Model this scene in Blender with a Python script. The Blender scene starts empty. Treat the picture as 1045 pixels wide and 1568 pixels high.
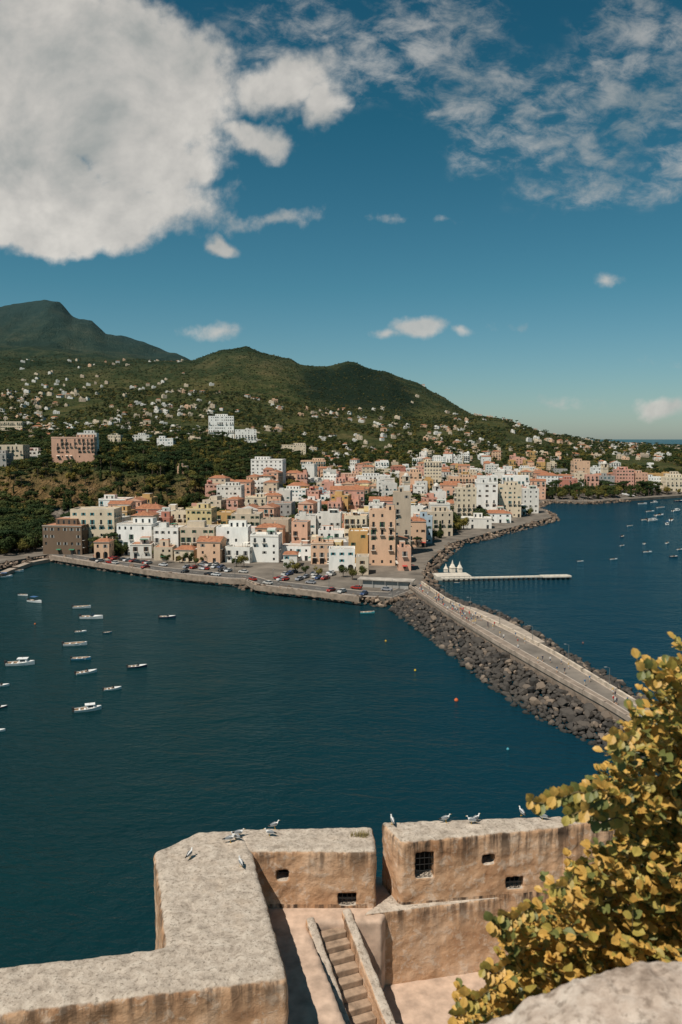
import bpy, math, random, collections, bmesh
import numpy as np
from mathutils import Vector, noise, Matrix
R=random.Random(7)
scene=bpy.context.scene
scene.view_settings.view_transform='Standard'
try: scene.view_settings.look='None'
except: pass
COL=scene.collection
# ---------------------------------------------------------------- survey helpers
F=1220.0; TH=math.atan(112/F); CT,ST=math.cos(TH),math.sin(TH); CZ=60.0
def ray(px,py):
    a=(px-522.5)/F; b=(784-py)/F
    return Vector((a, CT+b*ST, b*CT-ST))
def G(px,py,z=0.0):
    d=ray(px,py); t=(z-CZ)/d.z
    return Vector((d.x*t,d.y*t,z))
def PY(px,py,Y):
    d=ray(px,py); t=Y/d.y
    return Vector((d.x*t,Y,CZ+d.z*t))
def zslope(py):
    b=(784-py)/F; return (b*CT-ST)/(b*ST+CT)
def proj(p):
    x,y,z=p[0],p[1],p[2]-CZ
    f=y*CT-z*ST; u=y*ST+z*CT
    return (522.5+F*x/f, 784-F*u/f)
# ---------------------------------------------------------------- material helpers
def newmat(name):
    m=bpy.data.materials.new(name); m.use_nodes=True
    nt=m.node_tree; b=nt.nodes['Principled BSDF']; return m,nt,b
def nd(nt,t,**k):
    n=nt.nodes.new(t)
    for a,v in k.items(): setattr(n,a,v)
    return n
def ramp(nt,stops,fac=None):
    r=nd(nt,'ShaderNodeValToRGB'); e=r.color_ramp.elements
    while len(e)<len(stops): e.new(0.5)
    for i,(p,c) in enumerate(stops):
        e[i].position=p; e[i].color=(c[0],c[1],c[2],1)
    if fac is not None: nt.links.new(fac,r.inputs[0])
    return r.outputs[0]
def texn(nt,vec,scale,detail=4,rough=0.55,dist=0.0):
    n=nd(nt,'ShaderNodeTexNoise'); n.inputs['Scale'].default_value=scale; n.inputs['Detail'].default_value=detail
    n.inputs['Roughness'].default_value=rough; n.inputs['Distortion'].default_value=dist
    nt.links.new(vec,n.inputs['Vector']); return n.outputs[0]
def mp(nt,vec,scale=(1,1,1),loc=(0,0,0),rot=(0,0,0)):
    n=nd(nt,'ShaderNodeMapping'); n.inputs['Scale'].default_value=scale; n.inputs['Location'].default_value=loc; n.inputs['Rotation'].default_value=rot
    nt.links.new(vec,n.inputs['Vector']); return n.outputs[0]
def mth(nt,op,a,b=None,clamp=False):
    n=nd(nt,'ShaderNodeMath',operation=op); n.use_clamp=clamp
    for i,v in enumerate((a,b)):
        if v is None: continue
        if isinstance(v,(int,float)): n.inputs[i].default_value=v
        else: nt.links.new(v,n.inputs[i])
    return n.outputs[0]
def mix(nt,f,a,b,mode='MIX'):
    n=nd(nt,'ShaderNodeMix',data_type='RGBA',blend_type=mode)
    for s,v in ((n.inputs[0],f),(n.inputs[6],a),(n.inputs[7],b)):
        if isinstance(v,(int,float)): s.default_value=v
        elif isinstance(v,tuple): s.default_value=(v[0],v[1],v[2],1)
        else: nt.links.new(v,s)
    return n.outputs[2]
def maprange(nt,v,a,b,c=0,d=1,smooth=False):
    n=nd(nt,'ShaderNodeMapRange'); n.interpolation_type='SMOOTHSTEP' if smooth else 'LINEAR'
    nt.links.new(v,n.inputs[0])
    for i,x in zip((1,2,3,4),(a,b,c,d)): n.inputs[i].default_value=x
    return n.outputs[0]
def geo(nt): return nd(nt,'ShaderNodeNewGeometry')
def bumpn(nt,h,strength=0.5,dist=0.1):
    n=nd(nt,'ShaderNodeBump'); n.inputs['Strength'].default_value=strength; n.inputs['Distance'].default_value=dist
    nt.links.new(h,n.inputs['Height']); return n.outputs[0]
def setbump(nt,b,h,strength=0.5,dist=0.1):
    nt.links.new(bumpn(nt,h,strength,dist),b.inputs['Normal'])
def simple(name,c,rough=0.8,var=0.25,scale=1.5,metal=0,bump=0.0,spec=0.3):
    m,nt,b=newmat(name); g=geo(nt)
    f=texn(nt,g.outputs['Position'],scale,4)
    lo=tuple(x*(1-var) for x in c); hi=tuple(min(1,x*(1+var)) for x in c)
    nt.links.new(ramp(nt,[(0.3,lo),(0.7,hi)],f),b.inputs['Base Color'])
    b.inputs['Roughness'].default_value=rough; b.inputs['Metallic'].default_value=metal
    b.inputs['Specular IOR Level'].default_value=spec
    if bump: setbump(nt,b,f,bump,0.05)
    return m
# ---------------------------------------------------------------- mesh builder
class MB:
    def __init__(s): s.v=[];s.f=[];s.m=[]
    def face(s,pts,m=0):
        i=len(s.v); s.v.extend([tuple(p) for p in pts]); s.f.append(tuple(range(i,i+len(pts)))); s.m.append(m)
    def box(s,cx,cy,z0,sx,sy,sz,m=0,rot=0.0,top=None,taper=1.0):
        c,n=math.cos(rot),math.sin(rot)
        def q(x,y,z): return (cx+x*c-y*n, cy+x*n+y*c, z)
        hx,hy=sx/2,sy/2; tx,ty=hx*taper,hy*taper
        A=[q(-hx,-hy,z0),q(hx,-hy,z0),q(hx,hy,z0),q(-hx,hy,z0)]
        B=[q(-tx,-ty,z0+sz),q(tx,-ty,z0+sz),q(tx,ty,z0+sz),q(-tx,ty,z0+sz)]
        for i in range(4):
            j=(i+1)%4; s.face([A[i],A[j],B[j],B[i]],m)
        s.face(B,m if top is None else top); s.face(A[::-1],m)
    def cyl(s,p0,p1,r0,r1,n=8,m=0,cap=True):
        p0=Vector(p0);p1=Vector(p1); ax=(p1-p0).normalized()
        t=Vector((0,0,1)) if abs(ax.z)<0.9 else Vector((1,0,0))
        u=ax.cross(t).normalized(); w=ax.cross(u)
        a=[p0+(u*math.cos(k*2*math.pi/n)+w*math.sin(k*2*math.pi/n))*r0 for k in range(n)]
        b=[p1+(u*math.cos(k*2*math.pi/n)+w*math.sin(k*2*math.pi/n))*r1 for k in range(n)]
        for k in range(n):
            j=(k+1)%n; s.face([a[k],b[k],b[j],a[j]],m)
        if cap: s.face(b[::-1],m); s.face(a,m)
    def prism(s,poly,z0,z1,m=0,top=None):
        n=len(poly)
        for i in range(n):
            j=(i+1)%n; s.face([(poly[i][0],poly[i][1],z0),(poly[j][0],poly[j][1],z0),(poly[j][0],poly[j][1],z1),(poly[i][0],poly[i][1],z1)],m)
        s.face([(p[0],p[1],z1) for p in poly],m if top is None else top)
        s.face([(p[0],p[1],z0) for p in poly][::-1],m)
    def loft(s,rings,m=0,cap=True):
        for a,b in zip(rings[:-1],rings[1:]):
            n=len(a)
            for k in range(n):
                j=(k+1)%n; s.face([a[k],a[j],b[j],b[k]],m)
        if cap: s.face(rings[0][::-1],m); s.face(rings[-1],m)
    def mesh(s,name,mats):
        me=bpy.data.meshes.new(name); me.from_pydata(s.v,[],s.f)
        for x in mats: me.materials.append(x)
        me.polygons.foreach_set('material_index',s.m); me.update(); return me
    def obj(s,name,mats,loc=(0,0,0),rot=0,smooth=False,merge=False,par=None):
        me=s.mesh(name,mats)
        return addo(name,me,loc,rot,smooth,merge,par)
def addo(name,me,loc=(0,0,0),rot=0,smooth=False,merge=False,par=None,scale=1):
    if merge:
        bm=bmesh.new(); bm.from_mesh(me); bmesh.ops.remove_doubles(bm,verts=bm.verts,dist=1e-4); bmesh.ops.recalc_face_normals(bm,faces=bm.faces); bm.to_mesh(me); bm.free()
    if smooth: me.polygons.foreach_set('use_smooth',[True]*len(me.polygons))
    o=bpy.data.objects.new(name,me); COL.objects.link(o); o.location=loc; o.rotation_euler=(0,0,rot); o.scale=(scale,)*3
    if par: o.parent=par
    return o
def bake(o):
    dg=bpy.context.evaluated_depsgraph_get(); me=bpy.data.meshes.new_from_object(o.evaluated_get(dg))
    o.modifiers.clear(); o.data=me; return o
# ---------------------------------------------------------------- coast & terrain
CO=[(-900,925),(-300,905),(-60,884),(20,866),(75,856),(150,868),(250,883),(350,893),(376,894),(392,903),(470,911),(550,921),(600,926),(632,918),(652,902),(648,888),(655,868),(690,838),(760,819),(845,797),(838,786),(815,779),(838,770),(900,772),(960,768),(1045,762),(1500,752)]
coast=[G(a,b,0) for a,b in CO]
cpoly=[(p.x,p.y) for p in coast]+[(9000,9000),(-9000,9000)]
CP=np.array(cpoly)
def sdist(X,Y):
    X=np.asarray(X,float);Y=np.asarray(Y,float)
    d=np.full(X.shape,1e9); inside=np.zeros(X.shape,bool); n=len(CP)
    for i in range(n):
        ax,ay=CP[i]; bx,by=CP[(i+1)%n]; ex,ey=bx-ax,by-ay
        t=np.clip(((X-ax)*ex+(Y-ay)*ey)/(ex*ex+ey*ey),0,1)
        if i<len(CO)-1: d=np.minimum(d,np.hypot(X-ax-t*ex,Y-ay-t*ey))
        c=((ay>Y)!=(by>Y)); 
        with np.errstate(divide='ignore',invalid='ignore'):
            xi=(bx-ax)*(Y-ay)/((by-ay) if by!=ay else 1e-9)+ax
        inside^=(c&(X<xi))
    return np.where(inside,d,-d)
PXS=[-500,-200,0,150,285,340,420,500,545,590,640,690,730,770,800,840,900,950,1045,1300,1700]
def zrow(D,pys): return [CZ+D*zslope(p) for p in pys]
rows=[]
rows.append((330,[1.2]*21))
rows.append((585,[4]*4+[2]*17))
rows.append((640,[40,40,36,36,30,12,4]+[3]*14))
rows.append((800,[48,48,46,46,42,34,27,12,8,6]+[5]*11))
rows.append((1100,[62,62,60,60,58,62,45,25,20,16,14,12,10,10,10,10,10,10,10,10,10]))
rows.append((1500,zrow(1500,[648,650,652,655,660,662,668,678,681,684,687,690,692,693,694,695,696,697,698,699,699])))
rows.append((2300,zrow(2300,[600,600,602,602,600,602,614,627,631,635,644,642,637,641,653,666,675,680,686,688,688])))
rows.append((3000,zrow(3000,[555]*21)))
rows.append((3700,zrow(3700,[526,526,528,538,560,590,600,620,625,640,655,670])+[-10]*9))
p4x=[-500,-200,-60,0,25,50,80,105,120,150,170,210,240,285,340,420,520,640,700,1700]
p4y=[505,498,478,474,471,464,458,469,483,491,511,519,529,548,575,620,655,680,692,700]
rows.append((4500,None))
rows.append((6500,[-20]*21))
NU,ND=560,380
pxg=np.linspace(-500,1700,NU)
Dg=np.exp(np.linspace(math.log(330),math.log(6500),ND))
RZ=[]
for D,z in rows:
    if z is None: zz=np.array([CZ+D*zslope(p) for p in np.interp(pxg,p4x,p4y)])
    else:
        zz=np.interp(pxg,PXS,z)
        if D==3000:
            zz=np.interp(pxg,[-500,0,150,285,310,345,380,420,460,500,545,590,640,690,720,770,800,840,900,1045,1700],zrow(3000,[555,557,557,553,547,535,532,538,555,559,552,565,587,617,636,650,661,674,684,690,692]))
    RZ.append(zz)
RD=np.log([r[0] for r in rows]); Zt=np.zeros((ND,NU))
for i,D in enumerate(np.log(Dg)):
    k=min(max(np.searchsorted(RD,D)-1,0),len(RD)-2); t=(D-RD[k])/(RD[k+1]-RD[k]); t=min(max(t,0),1)
    s=t*t*(3-2*t); t=0.5*t+0.5*s
    Zt[i]=RZ[k]*(1-t)+RZ[k+1]*t
Ug=(pxg-522.5)/(F*CT)
XX=Ug[None,:]*Dg[:,None]; YY=np.repeat(Dg[:,None],NU,1)
for i in range(ND):
    for j in range(NU):
        z=Zt[i,j]
        if z>8:
            x,y=XX[i,j],YY[i,j]
            a=min((z-8)*0.055,22)
            n1=noise.fractal(Vector((x/330,y/330,0.3)),1.0,2.1,5)
            rdg=1-abs(noise.noise(Vector((x/170,y/420,4.1))))*2
            Zt[i,j]=z+a*(n1*0.9+0.7*(rdg-0.5))+(1.2*noise.noise(Vector((x/22,y/22,2))) if y<1500 else 0)
SD=sdist(XX,YY)
near=YY<2400
Zt=np.where(near,np.minimum(Zt,-3+0.35*SD),Zt)
lu0,lu1=Ug[0],Ug[-1]; ld0,ld1=math.log(330),math.log(6500)
def hgt(x,y):
    fu=(x/y-lu0)/(lu1-lu0)*(NU-1); fd=(math.log(max(y,331))-ld0)/(ld1-ld0)*(ND-1)
    iu=min(max(int(fu),0),NU-2); idd=min(max(int(fd),0),ND-2); a=min(max(fu-iu,0),1); b=min(max(fd-idd,0),1)
    return float((Zt[idd,iu]*(1-a)+Zt[idd,iu+1]*a)*(1-b)+(Zt[idd+1,iu]*(1-a)+Zt[idd+1,iu+1]*a)*b)
m,nt,b=newmat('hillside_ground'); g=geo(nt); P=g.outputs['Position']
n1=texn(nt,P,0.006,6,0.6); n2=texn(nt,P,0.035,5,0.7); n3=texn(nt,P,0.12,3,0.7)
c1=ramp(nt,[(0.32,(0.022,0.038,0.016)),(0.48,(0.04,0.054,0.02)),(0.58,(0.085,0.085,0.03)),(0.68,(0.15,0.115,0.05))],n1)
c2=ramp(nt,[(0.35,(0.022,0.036,0.015)),(0.5,(0.06,0.068,0.025)),(0.65,(0.16,0.125,0.06))],n2)
c=mix(nt,0.5,c1,c2)
sep=nd(nt,'ShaderNodeSeparateXYZ'); nt.links.new(P,sep.inputs[0])
farf=maprange(nt,sep.outputs[1],2350,2900,0,1)
nf=ramp(nt,[(0.32,(0.011,0.024,0.015)),(0.47,(0.022,0.040,0.024)),(0.56,(0.05,0.062,0.033)),(0.68,(0.10,0.092,0.05))],mix(nt,.65,n2,n1))
c=mix(nt,mth(nt,'MULTIPLY',farf,0.9),c,nf)
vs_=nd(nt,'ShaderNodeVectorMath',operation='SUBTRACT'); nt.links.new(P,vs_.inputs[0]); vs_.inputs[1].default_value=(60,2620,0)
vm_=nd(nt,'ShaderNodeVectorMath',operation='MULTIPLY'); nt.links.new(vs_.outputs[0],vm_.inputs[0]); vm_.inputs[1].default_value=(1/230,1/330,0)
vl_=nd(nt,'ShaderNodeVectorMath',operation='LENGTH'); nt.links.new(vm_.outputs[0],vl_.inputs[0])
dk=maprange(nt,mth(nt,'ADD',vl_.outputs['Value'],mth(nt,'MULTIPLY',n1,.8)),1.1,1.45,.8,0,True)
c=mix(nt,dk,c,(0.008,0.019,0.014))  # cloud shadow painted into the ground colour as a dark ellipse
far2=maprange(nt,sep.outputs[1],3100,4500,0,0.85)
c=mix(nt,far2,c,mix(nt,n2,(0.018,0.046,0.054),(0.05,0.086,0.084)))  # bluish distance haze painted into the mountain's base colour
sn=nd(nt,'ShaderNodeSeparateXYZ'); nt.links.new(g.outputs['Normal'],sn.inputs[0])
nearf=maprange(nt,sep.outputs[1],900,1000,1,0)
cl=mth(nt,'MULTIPLY',maprange(nt,sn.outputs[2],0.95,0.8,0,1),nearf)
c=mix(nt,cl,c,ramp(nt,[(0.35,(0.06,0.048,0.02)),(0.55,(0.17,0.10,0.045)),(0.75,(0.28,0.18,0.10))],n3))
low=mth(nt,'MULTIPLY',maprange(nt,sep.outputs[2],9,7.5,0,1),nearf)
c=mix(nt,low,c,ramp(nt,[(.35,(.10,.085,.07)),(.6,(.2,.17,.14))],n3))
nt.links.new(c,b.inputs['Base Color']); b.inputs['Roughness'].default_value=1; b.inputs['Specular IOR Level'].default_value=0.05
setbump(nt,b,mth(nt,'ADD',n2,n3),1.0,14.0)
vs=np.stack([XX,YY,Zt],-1).reshape(-1,3)
idx=np.arange(ND*NU).reshape(ND,NU)
fs=np.stack([idx[:-1,:-1],idx[:-1,1:],idx[1:,1:],idx[1:,:-1]],-1).reshape(-1,4)
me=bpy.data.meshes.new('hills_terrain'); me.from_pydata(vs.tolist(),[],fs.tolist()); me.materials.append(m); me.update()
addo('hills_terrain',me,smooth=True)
# ---------------------------------------------------------------- sea
m,nt,b=newmat('sea_water'); g=geo(nt); P=g.outputs['Position']
sep=nd(nt,'ShaderNodeSeparateXYZ'); nt.links.new(P,sep.inputs[0])
side=maprange(nt,mth(nt,'ADD',sep.outputs[0],mth(nt,'MULTIPLY',sep.outputs[1],-0.12)),-60,60,0,1,True)
pat=texn(nt,mp(nt,P,(0.006,0.02,0.01)),1,5,0.6,0.5)
cl_=mix(nt,pat,(0.0024,0.015,0.019),(0.0050,0.031,0.034)); cr_=mix(nt,pat,(0.0022,0.019,0.034),(0.004,0.036,0.056))
c=mix(nt,side,cl_,cr_)
w1=texn(nt,mp(nt,P,(0.55,1.0,1),rot=(0,0,0.5)),0.7,4,0.6,0.3)
w2=texn(nt,mp(nt,P,(0.6,1.0,1),rot=(0,0,0.3)),0.12,4,0.6,0.3)
h=mth(nt,'ADD',mth(nt,'MULTIPLY',w1,0.5),mth(nt,'MULTIPLY',w2,1.1))
amp=maprange(nt,pat,0.3,0.7,0.4,1.25); h=mth(nt,'MULTIPLY',h,amp); nb_=bumpn(nt,h,1.0,1.0)
dfn=nd(nt,'ShaderNodeBsdfDiffuse'); nt.links.new(c,dfn.inputs[0]); nt.links.new(nb_,dfn.inputs['Normal'])
gl=nd(nt,'ShaderNodeBsdfGlossy'); gl.inputs[0].default_value=(.66,.84,.88,1); gl.inputs['Roughness'].default_value=.13; nt.links.new(nb_,gl.inputs['Normal'])
fr=nd(nt,'ShaderNodeFresnel'); fr.inputs[0].default_value=1.33; nt.links.new(nb_,fr.inputs['Normal'])
mx=nd(nt,'ShaderNodeMixShader'); nt.links.new(mth(nt,'MULTIPLY',fr.outputs[0],.46),mx.inputs[0]); nt.links.new(dfn.outputs[0],mx.inputs[1]); nt.links.new(gl.outputs[0],mx.inputs[2])
nt.links.new(mx.outputs[0],nt.nodes['Material Output'].inputs[0]); nt.nodes.remove(b)
mb=MB(); rad=[0,100,400,1500,6000,30000,90000]; N=48
for a,bb in zip(rad[:-1],rad[1:]):
    for k in range(N):
        t0,t1=2*math.pi*k/N,2*math.pi*(k+1)/N
        q=[(a*math.cos(t0),a*math.sin(t0),0),(bb*math.cos(t0),bb*math.sin(t0),0),(bb*math.cos(t1),bb*math.sin(t1),0),(a*math.cos(t1),a*math.sin(t1),0)]
        if a==0: q=[q[0],q[1],q[2]]
        mb.face(q)
mb.obj('sea_water',[m],merge=True)
# ---------------------------------------------------------------- common materials
M_ASPH=simple('asphalt',(0.10,0.09,0.08),0.9,0.2,0.3)
M_PAVE=simple('paving_stone',(0.33,0.27,0.215),0.9,0.25,0.4)
M_KERB=simple('kerb_stone',(0.42,0.35,0.29),0.85,0.15,0.8)
def rockmat(name,lo,hi,acc,accf,z0):
    m,nt,b=newmat(name); g=geo(nt); oi=nd(nt,'ShaderNodeObjectInfo')
    f=texn(nt,g.outputs['Position'],0.9,4,0.65)
    c=mix(nt,mth(nt,'ADD',mth(nt,'MULTIPLY',f,.45),mth(nt,'MULTIPLY',oi.outputs['Random'],.55)),lo,hi)
    c=mix(nt,mth(nt,'MULTIPLY',maprange(nt,oi.outputs['Random'],0.84,.92,0,1),accf),c,acc)
    sep=nd(nt,'ShaderNodeSeparateXYZ'); nt.links.new(g.outputs['Position'],sep.inputs[0])
    c=mix(nt,maprange(nt,sep.outputs[2],z0,0.1,0,0.8),c,(0.012,0.014,0.012))
    nt.links.new(c,b.inputs['Base Color']); b.inputs['Roughness'].default_value=0.85; return m
M_ROCK=rockmat('basalt_boulder',(0.009,0.009,0.009),(0.105,0.085,0.068),(0.26,0.19,0.135),.6,0.9)
M_ROCK2=rockmat('shore_boulder',(0.025,0.02,0.016),(0.25,0.17,0.115),(0.38,0.28,0.2),.7,1.0)
M_RUBBLE=simple('dark_rubble',(0.014,0.013,0.012),.95,.4,.6)
def boulder(seed,mat):
    bm=bmesh.new(); bmesh.ops.create_icosphere(bm,subdivisions=2,radius=0.55)
    r=random.Random(seed); sc=Vector((r.uniform(.8,1.3),r.uniform(.7,1.05),r.uniform(.65,1.0)))
    pl=[Vector((r.uniform(-1,1),r.uniform(-1,1),r.uniform(-1,1))).normalized() for _ in range(10)]
    for v in bm.verts:
        for p in pl:
            d=v.co.dot(p)
            if d>0.33: v.co-=p*(d-0.33)
        v.co=Vector((v.co.x*sc.x,v.co.y*sc.y,v.co.z*sc.z))*(1+0.15*noise.noise(v.co*3+Vector((seed,0,0))))
    me=bpy.data.meshes.new('boulder'); bm.to_mesh(me); bm.free(); me.materials.append(mat); return me
def instancer(name,pts,child_meshes,childname):
    root=bpy.data.objects.new(name,None); COL.objects.link(root)
    k=len(child_meshes); grp=[[] for _ in range(k)]
    for p in pts: grp[R.randrange(k)].append(p)
    for i,gp in enumerate(grp):
        if not gp: continue
        mb=MB()
        for x,y,z,s in gp:
            a=R.uniform(0,6.283); h=s*0.7071
            mb.face([(x+h*math.cos(a+q*math.pi/2),y+h*math.sin(a+q*math.pi/2),z) for q in range(4)])
        o=mb.obj('scatter_points',[],par=root)
        o.instance_type='FACES'; o.use_instance_faces_scale=True; o.instance_faces_scale=1.0
        o.show_instancer_for_render=False; o.show_instancer_for_viewport=False
        addo(childname,child_meshes[i],par=o)
    return root
def lerp(a,b,t): return a+(b-a)*t
def polysample(pl,t):
    L=[(pl[i+1]-pl[i]).length for i in range(len(pl)-1)]; T=t*sum(L)
    for i,l in enumerate(L):
        if T<=l or i==len(L)-1: return pl[i].lerp(pl[i+1],min(T/l,1))
        T-=l
# ---------------------------------------------------------------- town quay platform
M_QUAY=simple('quay_paving',(0.15,0.125,0.10),0.9,0.4,0.12)
mb=MB(); qp=[(p.x,p.y) for p in coast[1:]]+[(1400,1150),(-800,1150)]
mb.prism(qp,-4,2.4,0); mb.obj('town_quay_ground',[M_QUAY])
def ribbon_wall(name,pl,w,z0,z1,mat):
    mb=MB()
    for a,b_ in zip(pl[:-1],pl[1:]):
        d=(b_-a); L=d.length; ang=math.atan2(d.y,d.x); c=(a+b_)/2
        mb.box(c.x,c.y,z0,L+w*0.8,w,z1-z0,0,ang)
    return mb.obj(name,[mat])
M_WALLST=simple('sea_wall_stone',(0.25,0.19,0.145),0.9,0.35,0.5)
pl=[G(a,b_+(-1.5),2.4) for a,b_ in CO[4:12]]
ribbon_wall('sea_wall',[Vector((p.x,p.y+1.5,0)) for p in pl],0.6,1.5,3.4,M_WALLST)
# small stone mole at the left end of the quay
pl=[G(a,b_,2) for a,b_ in [(70,855),(44,860),(22,868),(2,876),(-30,884)]]
ribbon_wall('harbour_mole',[Vector((p.x,p.y,0)) for p in pl],3.2,-2,1.7,simple('mole_stone',(.34,.27,.21),.9,.3,.4))
def road(name,L,Rr,z,mat,kerb=True,dash=True):
    root=bpy.data.objects.new(name,None); COL.objects.link(root)
    mb=MB()
    for i in range(len(L)-1):
        mb.face([(L[i].x,L[i].y,z),(Rr[i].x,Rr[i].y,z),(Rr[i+1].x,Rr[i+1].y,z),(L[i+1].x,L[i+1].y,z)])
    mb.obj('surface',[mat],par=root)
    if kerb:
        mb=MB()
        for S in (L,Rr):
            for a,b_ in zip(S[:-1],S[1:]):
                d=b_-a; c=(a+b_)/2; mb.box(c.x,c.y,z-0.3,d.length,0.3,0.43,0,math.atan2(d.y,d.x))
        mb.obj('kerb',[M_KERB],par=root)
    if dash:
        mb=MB(); C=[(a+b_)/2 for a,b_ in zip(L,Rr)]
        tot=sum((C[i+1]-C[i]).length for i in range(len(C)-1)); n=int(tot/6)
        for k in range(n):
            p=polysample(C,(k+0.2)/n); q=polysample(C,(k+0.6)/n); d=q-p; w=Vector((-d.y,d.x,0)).normalized()*0.07
            mb.face([(p+w).to_tuple()[:2]+(z+0.006,),(p-w).to_tuple()[:2]+(z+0.006,),(q-w).to_tuple()[:2]+(z+0.006,),(q+w).to_tuple()[:2]+(z+0.006,)][::-1])
        mb.obj('centre_line',[simple('road_paint',(0.6,0.58,0.54),0.7,0.1)],par=root)
    return root
QL=[G(a,b_,2.41) for a,b_ in [(80,850),(150,861),(250,875),(350,885),(375,886),(400,895),(470,903),(550,912),(600,915),(632,903)]]
QR=[G(a,b_,2.41) for a,b_ in [(85,845),(155,856),(252,869),(352,878),(380,880),(410,888),(475,896),(553,905),(595,907),(622,897)]]
road('quay_road',QL,QR,2.415,M_ASPH)
# ---------------------------------------------------------------- causeway
RZc=3.4
Lp=[(626,897),(665,925),(700,948),(760,985),(850,1037),(940,1087),(1000,1127),(1060,1165),(1180,1245)]
Rp=[(646,894),(684,920),(722,938),(790,971),(850,1003),(920,1046),(985,1086),(1055,1128),(1180,1205)]
def resamp(pl,n): return [polysample(pl,i/(n-1)) for i in range(n)]
RL=resamp([G(a,b_,RZc) for a,b_ in Lp],24); RR=resamp([G(a,b_,RZc) for a,b_ in Rp],24)
WL=resamp([G(a,b_,0) for a,b_ in [(598,932),(640,962),(690,1000),(740,1040),(800,1084),(850,1112),(900,1136),(960,1156),(1100,1230)]],24)
WR=resamp([G(a,b_,0) for a,b_ in [(655,898),(700,922),(775,948),(825,978),(870,1008),(920,1036),(985,1075),(1050,1112),(1190,1185)]],24)
mb=MB()
for i in range(23):
    def q(p,z): return (p.x,p.y,z)
    a,b_=RL[i],RL[i+1]; c,d=RR[i],RR[i+1]; e,f_=WL[i],WL[i+1]; g_,h_=WR[i],WR[i+1]
    mb.face([q(e,-3),q(a,RZc-2.3),q(b_,RZc-2.3),q(f_,-3)],0)
    mb.face([q(a,RZc-2.3),q(a,RZc-.02),q(b_,RZc-.02),q(b_,RZc-2.3)],1)
    mb.face([q(a,RZc-.02),q(c,RZc-.02),q(d,RZc-.02),q(b_,RZc-.02)],1)
    mb.face([q(c,RZc-.02),q(c,RZc-2.3),q(d,RZc-2.3),q(d,RZc-.02)],1)
    mb.face([q(c,RZc-2.3),q(g_,-3),q(h_,-3),q(d,RZc-2.3)],0)
mb.obj('causeway_embankment',[M_RUBBLE,M_WALLST])
midL=[a.lerp(b_,0.34) for a,b_ in zip(RL,RR)]
road('causeway_road',midL,[a.lerp(b_,0.95) for a,b_ in zip(RL,RR)],RZc+0.004,simple('causeway_asphalt',(0.17,0.145,0.12),0.9,0.3,0.2),dash=False)
mb=MB()
for i in range(23):
    mb.face([(RL[i].x,RL[i].y,RZc+.1),(midL[i].x,midL[i].y,RZc+.1),(midL[i+1].x,midL[i+1].y,RZc+.1),(RL[i+1].x,RL[i+1].y,RZc+.1)])
mb.obj('causeway_pavement',[simple('causeway_flagstones',(0.23,0.18,0.14),.9,.3,.4)])
ribbon_wall('causeway_parapet',[p+Vector((0,0,0)) for p in RR],0.6,RZc-.3,RZc+1.0,simple('parapet_limewash',(0.50,0.41,0.32),.85,.3,.5))
ribbon_wall('causeway_parapet',[p+Vector((0,0,0)) for p in RL],0.45,RZc-.3,RZc+0.75,simple('parapet_stone',(0.33,0.26,0.205),.85,.3,.5))
tp=[G(a,b_,RZc) for a,b_ in [(700,925),(722,934),(790,966),(822,985),(835,983),(800,962),(765,945),(725,930)]]
mb=MB(); mb.prism([(p.x,p.y) for p in tp],-1,RZc+0.02,0); mb.obj('seaside_terrace',[M_PAVE])
bl=[boulder(i,M_ROCK) for i in range(8)]; bl2=[boulder(i+20,M_ROCK2) for i in range(6)]
pts=[]; cellb=collections.defaultdict(list)
for k in range(16000):
    t=R.random(); a=polysample(RL,t); w=polysample(WL,t); s=R.random()
    s*=1+.09*noise.noise(Vector((t*60,0,0)))
    d=(w-a); p=a+d*(0.07+s*1.0); sz=R.choice([1.1,1.4,1.7,2.0,2.4,3.0])*R.uniform(.85,1.15)
    cx,cy=int(p.x//4),int(p.y//4)
    if any((p.x-u[0])**2+(p.y-u[1])**2<((sz+u[2])*.32)**2 for i in(-1,0,1) for j in (-1,0,1) for u in cellb.get((cx+i,cy+j),())): continue
    cellb[(cx,cy)].append((p.x,p.y,sz)); pts.append((p.x,p.y,lerp(1.9,-0.1,s)+R.uniform(-.35,.35),sz))
print('boulders',len(pts))
for k in range(900):
    t=R.random(); a=polysample(RR,t); w=polysample(WR,t); s=R.random(); p=a+(w-a)*(0.15+s*1.15)
    pts.append((p.x,p.y,lerp(1.6,-0.2,s)+R.uniform(-.1,.3),R.uniform(1.0,2.5)))
instancer('causeway_boulders',pts,bl,'boulder')
pts=[]
cw=coast
for seg,(lo,hi,dens) in enumerate([(2,12,2.4),(12,24,1.4)]):
    for i in range(lo,hi):
        a,b_=cw[i],cw[i+1]; d=b_-a; n=Vector((d.y,-d.x,0)).normalized()
        for k in range(int(min(d.length,120)*dens)):
            off=R.uniform(-.8,6)
            p=a+d*R.random()+n*off
            pts.append((p.x,p.y,1.7-off*0.34+R.uniform(-.3,.4),R.uniform(1.0,2.8)))
instancer('shore_boulders',pts,bl2,'boulder')
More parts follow.
